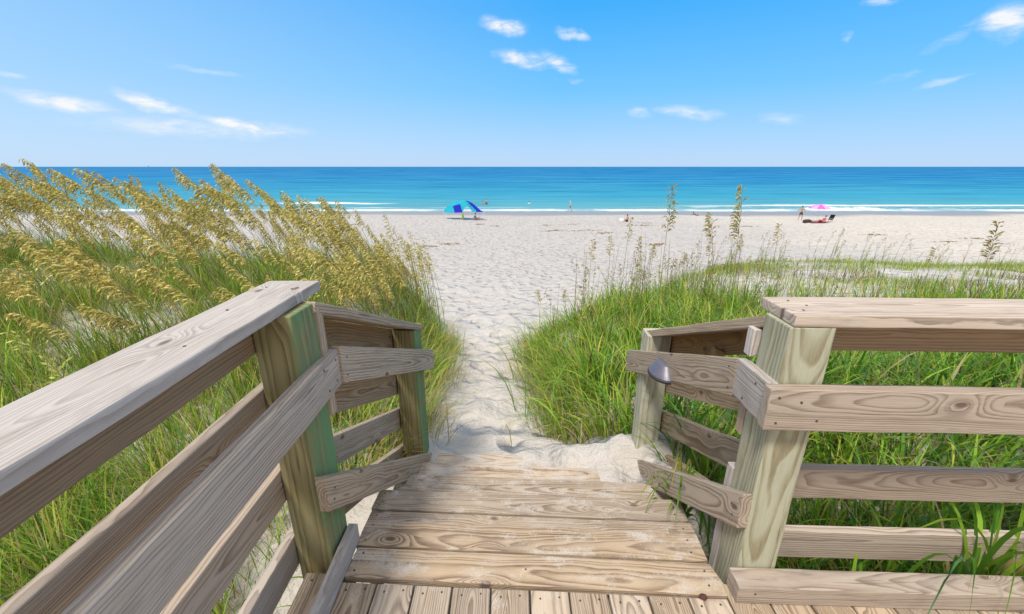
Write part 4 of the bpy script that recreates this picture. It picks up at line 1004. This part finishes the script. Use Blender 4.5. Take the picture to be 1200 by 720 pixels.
# folded dark chair
ch = empty('beach_chair', (37.6, 50.9, gz(37.6, 50.9)), 'low dark beach chair to the right of the pink umbrella', 'chair', rz=R(200))
DK = cloth('black_fabric', (.02, .02, .03))
for nm, c4 in (('seat', [(-.25, -.27, .18), (.28, -.27, .24), (.28, .27, .24), (-.25, .27, .18)]), ('backrest', [(-.25, -.27, .19), (-.55, -.27, .82), (-.55, .27, .82), (-.25, .27, .19)])):
    bm = bmesh.new(); bm.faces.new([bm.verts.new(p) for p in c4]); bmesh.ops.solidify(bm, geom=bm.faces[:], thickness=.025); part(nm, bm, DK, ch)
for s in (-.28, .28):
    bm = bmesh.new(); pole(bm, (.30, s, -.05), (.27, s, .38), .013); pole(bm, (-.32, s, -.05), (-.22, s, .38), .013); pole(bm, (-.25, s, .38), (.30, s, .38), .015); part('frame', bm, WHT, ch)
# far ship on the horizon
sh = empty('ship', (-5200, 6400, SEA), 'tiny grey ship far out on the horizon at the left', 'ship')
GS = plain('ship_grey', (.22, .32, .42), .6)
sh.scale = (.55, .55, .55)
bm = bmesh.new()
pr = [(-55, 0), (-50, -7), (40, -7), (62, 0), (40, 7), (-50, 7)]
lo_ = [bm.verts.new((x * .93, y * .8, -3)) for x, y in pr]; hi_ = [bm.verts.new((x, y, 11)) for x, y in pr]
for i in range(6): bm.faces.new((lo_[i], lo_[(i + 1) % 6], hi_[(i + 1) % 6], hi_[i]))
bm.faces.new(hi_); bm.faces.new(lo_[::-1]); part('hull', bm, GS, sh)
bm = bmesh.new(); bmesh.ops.create_cube(bm, size=1., matrix=Matrix.Translation((-32, 0, 19)) @ Matrix.Diagonal((22, 11, 18, 1))); bmesh.ops.create_cube(bm, size=1., matrix=Matrix.Translation((-34, 0, 31)) @ Matrix.Diagonal((6, 5, 8, 1))); part('superstructure', bm, GS, sh)

# seaweed wrack
M_WEED = plain('dried_seaweed', (.27, .195, .13), .9, .35, 9)
weeds = [(4.2, 42.6, 2.2), (6.9, 41.9, 3.2), (6.8, 48., 1.5), (3.9, 49., 1.1), (13.7, 45.2, 2.6), (15.1, 49.0, 1.8), (-1.9, 49., 1.2), (-3.8, 50.1, .9), (8.5, 39.7, 2.0), (25.5, 46.1, 2.2), (-4.8, 32.8, 1.6), (-6.1, 31.4, 1.2), (33.3, 39., 2.6), (33.4, 32.3, 2.4), (36.8, 31.9, 2.2), (40.3, 37.1, 2.6), (10.5, 30.6, 1.4), (-17.6, 49., 2.0)]
for i, (x, y, l) in enumerate(weeds):
    g = np.random.default_rng(900 + i); bm = bmesh.new()
    for k_ in range(60):
        u = g.normal(0, .27) * l; v_ = g.normal(0, .17) * (1 + l * .15) + .12 * math.sin(u * 2)
        w = .018 + .03 * g.random() ** 2; hh = .012 + .035 * g.random() * math.exp(-(u / l * 2) ** 2)
        z0 = gz(x + u, y + v_) - gz(x, y)
        res = bmesh.ops.create_icosphere(bm, subdivisions=1, radius=1.)
        an = g.normal(0, .5)
        for vt in res['verts']:
            co = vt.co; vt.co = Vector((u + (co.x * math.cos(an) * (w * 2.6)) - co.y * w * math.sin(an), v_ + co.y * w + co.x * w * 2. * math.sin(an), z0 + .01 + co.z * hh)) + Vector(g.normal(0, .012, 3))
    o = link('seaweed', bm_mesh(bm, 'seaweed'), M_WEED); o.location = (x, y, gz(x, y))
    tag(o, 'low dark streak of dried seaweed lying on the open beach sand', 'seaweed', 'seaweed patches on the beach')

# small dark brown pine bract lying at the end of the edge board
cb = bmesh.new(); bmesh.ops.create_icosphere(cb, subdivisions=2, radius=.012)
for v in cb.verts: v.co = Vector((v.co.x * 1.2, v.co.y * .9, v.co.z * .7)) * (1 + .25 * random.uniform(-1, 1))
o = link('seed_pod', bm_mesh(cb, 'seed_pod'), plain('pod_brown', (.09, .03, .025), .8)); o.location = (.70, 1.135, .006)
tag(o, 'small dark red brown seed pod lying on the deck at the edge board', 'seed pod')

# ---------------------------------------------------------------- camera
cam = bpy.data.cameras.new('camera'); co = bpy.data.objects.new('camera', cam); COL.objects.link(co)
co.location = (0, 0, 1.5); co.rotation_euler = (R(90 - 18.35), 0, 0)
cam.sensor_width = 36; cam.lens = 496 / 1200 * 36; cam.clip_start = .02; cam.clip_end = 90000
S.camera = co

# ---------------------------------------------------------------- light
SUN_EL, SUN_AZ = R(60), R(-150)       # azimuth from +Y towards +X: high on the left, a little behind, through thin cloud
sv = Vector((math.sin(SUN_AZ) * math.cos(SUN_EL), math.cos(SUN_AZ) * math.cos(SUN_EL), math.sin(SUN_EL)))
sl_ = bpy.data.lights.new('sun', 'SUN'); so = bpy.data.objects.new('sun', sl_); COL.objects.link(so)
sl_.energy = 1.5; sl_.angle = R(11); sl_.color = (1., .925, .81)
so.rotation_euler = sv.to_track_quat('Z', 'Y').to_euler()
W = bpy.data.worlds.new('World'); S.world = W; W.use_nodes = True
W.node_tree.nodes.clear(); N = NT(W.node_tree)
sky = N.node('ShaderNodeTexSky', sky_type='NISHITA'); sky.sun_disc = False
sky.sun_elevation = SUN_EL; sky.sun_rotation = SUN_AZ % (2 * math.pi); sky.air_density = 1.0; sky.dust_density = .6; sky.ozone_density = 2.2; sky.altitude = 0
CL = [(-0.766, 0.093, 0.055, 0.013, -6, 0.95), (-0.655, 0.101, 0.055, 0.012, -18, 1.0), (-0.597, 0.066, 0.16, 0.018, 0, 0.5), (-0.523, 0.073, 0.09, 0.011, -4, 1.0), (-0.014, 0.265, 0.048, 0.014, -10, 0.9), (0.122, 0.251, 0.033, 0.01, -14, 0.75), (0.021, 0.209, 0.058, 0.015, -8, 0.85), (0.098, 0.203, 0.042, 0.013, -20, 0.85), (0.134, 0.17, 0.023, 0.006, -10, 0.3), (0.273, 0.108, 0.025, 0.01, -10, 0.4), (0.369, 0.103, 0.061, 0.012, -8, 0.5), (0.528, 0.087, 0.044, 0.01, -6, 0.3), (0.79, 0.196, 0.023, 0.024, -20, 0.85), (0.748, 0.187, 0.045, 0.01, 28, 0.25), (0.637, 0.248, 0.024, 0.007, 0, 0.7), (0.603, 0.207, 0.008, 0.009, 0, 0.3), (0.735, 0.125, 0.034, 0.005, 12, 0.4), (0.686, 0.138, 0.026, 0.006, 10, 0.25), (-0.579, 0.16, 0.072, 0.005, -5, 0.25), (-0.815, 0.125, 0.019, 0.004, 0, 0.3)]
D = N.node('ShaderNodeTexCoord').outputs['Generated']
dx, dy, dz = N.sep(D)
az = N.math('ARCTAN2', dx, dy); el = N.math('ARCSINE', dz)
ae = N.comb(az, el, 0.)
wrp = N.node('ShaderNodeTexNoise', i_Vector=ae, i_Scale=22., i_Detail=4.)
aew = N.vmath('ADD', ae, N.vmath('MULTIPLY', N.vmath('SUBTRACT', wrp.outputs[1], (.5, .5, .5)), (.055, .020, 0.)))
tot = None
for (ca, ce, sx, sy, ang, op) in CL:
    mp = N.node('ShaderNodeMapping', vector_type='TEXTURE'); N.put(mp.inputs['Vector'], aew)
    mp.inputs['Location'].default_value = (ca, ce, 0); mp.inputs['Rotation'].default_value = (0, 0, R(ang)); mp.inputs['Scale'].default_value = (sx * 1.45, sy * 1.45, 1)
    mk_ = N.math('MULTIPLY', N.rng(N.vmath('LENGTH', mp.outputs[0]), 0., 1., 1., 0., True), op)
    tot = mk_ if tot is None else N.math('MAXIMUM', tot, mk_)
fib = N.noise(N.vmath('MULTIPLY', ae, (24., 85., 1.)), 1., 6, .65, .4)
fib2 = N.noise(N.vmath('MULTIPLY', ae, (16., 50., 1.)), 1., 5, .6, .6)
cm = N.math('MULTIPLY', tot, N.math('MULTIPLY', N.rng(fib, .26, .68, .2, 1.1), N.rng(fib2, .32, .6, .25, 1.3)))
cm = N.rng(cm, .02, .80, 0., .92)
sat = N.node('ShaderNodeHueSaturation'); N.put(sat.inputs['Color'], sky.outputs[0]); sat.inputs['Saturation'].default_value = 1.15
# clear blue below, milky towards the left horizon, whiter veil added overhead, out of view, for neutral fill
gr = N.ramp(N.rng(el, 0., .42), [(0., (.47, .68, .97)), (.10, (.38, .64, .99)), (.35, (.16, .56, 1.)), (.7, (.045, .44, 1.)), (1., (.03, .39, 1.))])
mk2 = N.math('MULTIPLY', N.rng(az, .10, -.90, 0., .68), N.rng(el, .5, 0., .45, 1.))
gr = N.mix(mk2, gr, (.56, .76, 1.))
gr = N.vmath('SCALE', gr, s=3.45)
base = N.mix(.93, sat.outputs[0], gr)
back = N.math('MULTIPLY', N.rng(N.math('ABSOLUTE', az), 1.25, 2.3, 0., .8, True), N.rng(el, -.1, 0., 0., 1.))
base = N.mix(back, base, (2.5, 2.40, 2.27))  # unseen sky behind the camera, whitened to add less blue fill
fill_veil = N.math('MULTIPLY', N.rng(el, .46, .85, 0., 1., True), N.rng(N.noise(D, 2.2, 4, .6), .25, .6, .55, .95))
base = N.mix(fill_veil, base, (3.3, 3.12, 2.92))
cc = N.mix(cm, base, (3.5, 3.5, 3.5))
bg = N.node('ShaderNodeBackground'); N.put(bg.inputs['Color'], cc); bg.inputs['Strength'].default_value = .12
wo = N.node('ShaderNodeOutputWorld'); N.l.new(bg.outputs[0], wo.inputs[0])

S.view_settings.view_transform = 'Standard'; S.view_settings.look = 'None'; S.view_settings.gamma = 1; S.view_settings.use_curve_mapping = False
S.view_settings.exposure = 1.22
S.cycles.max_bounces = 6; S.cycles.transparent_max_bounces = 8
S.cycles.use_denoising = True
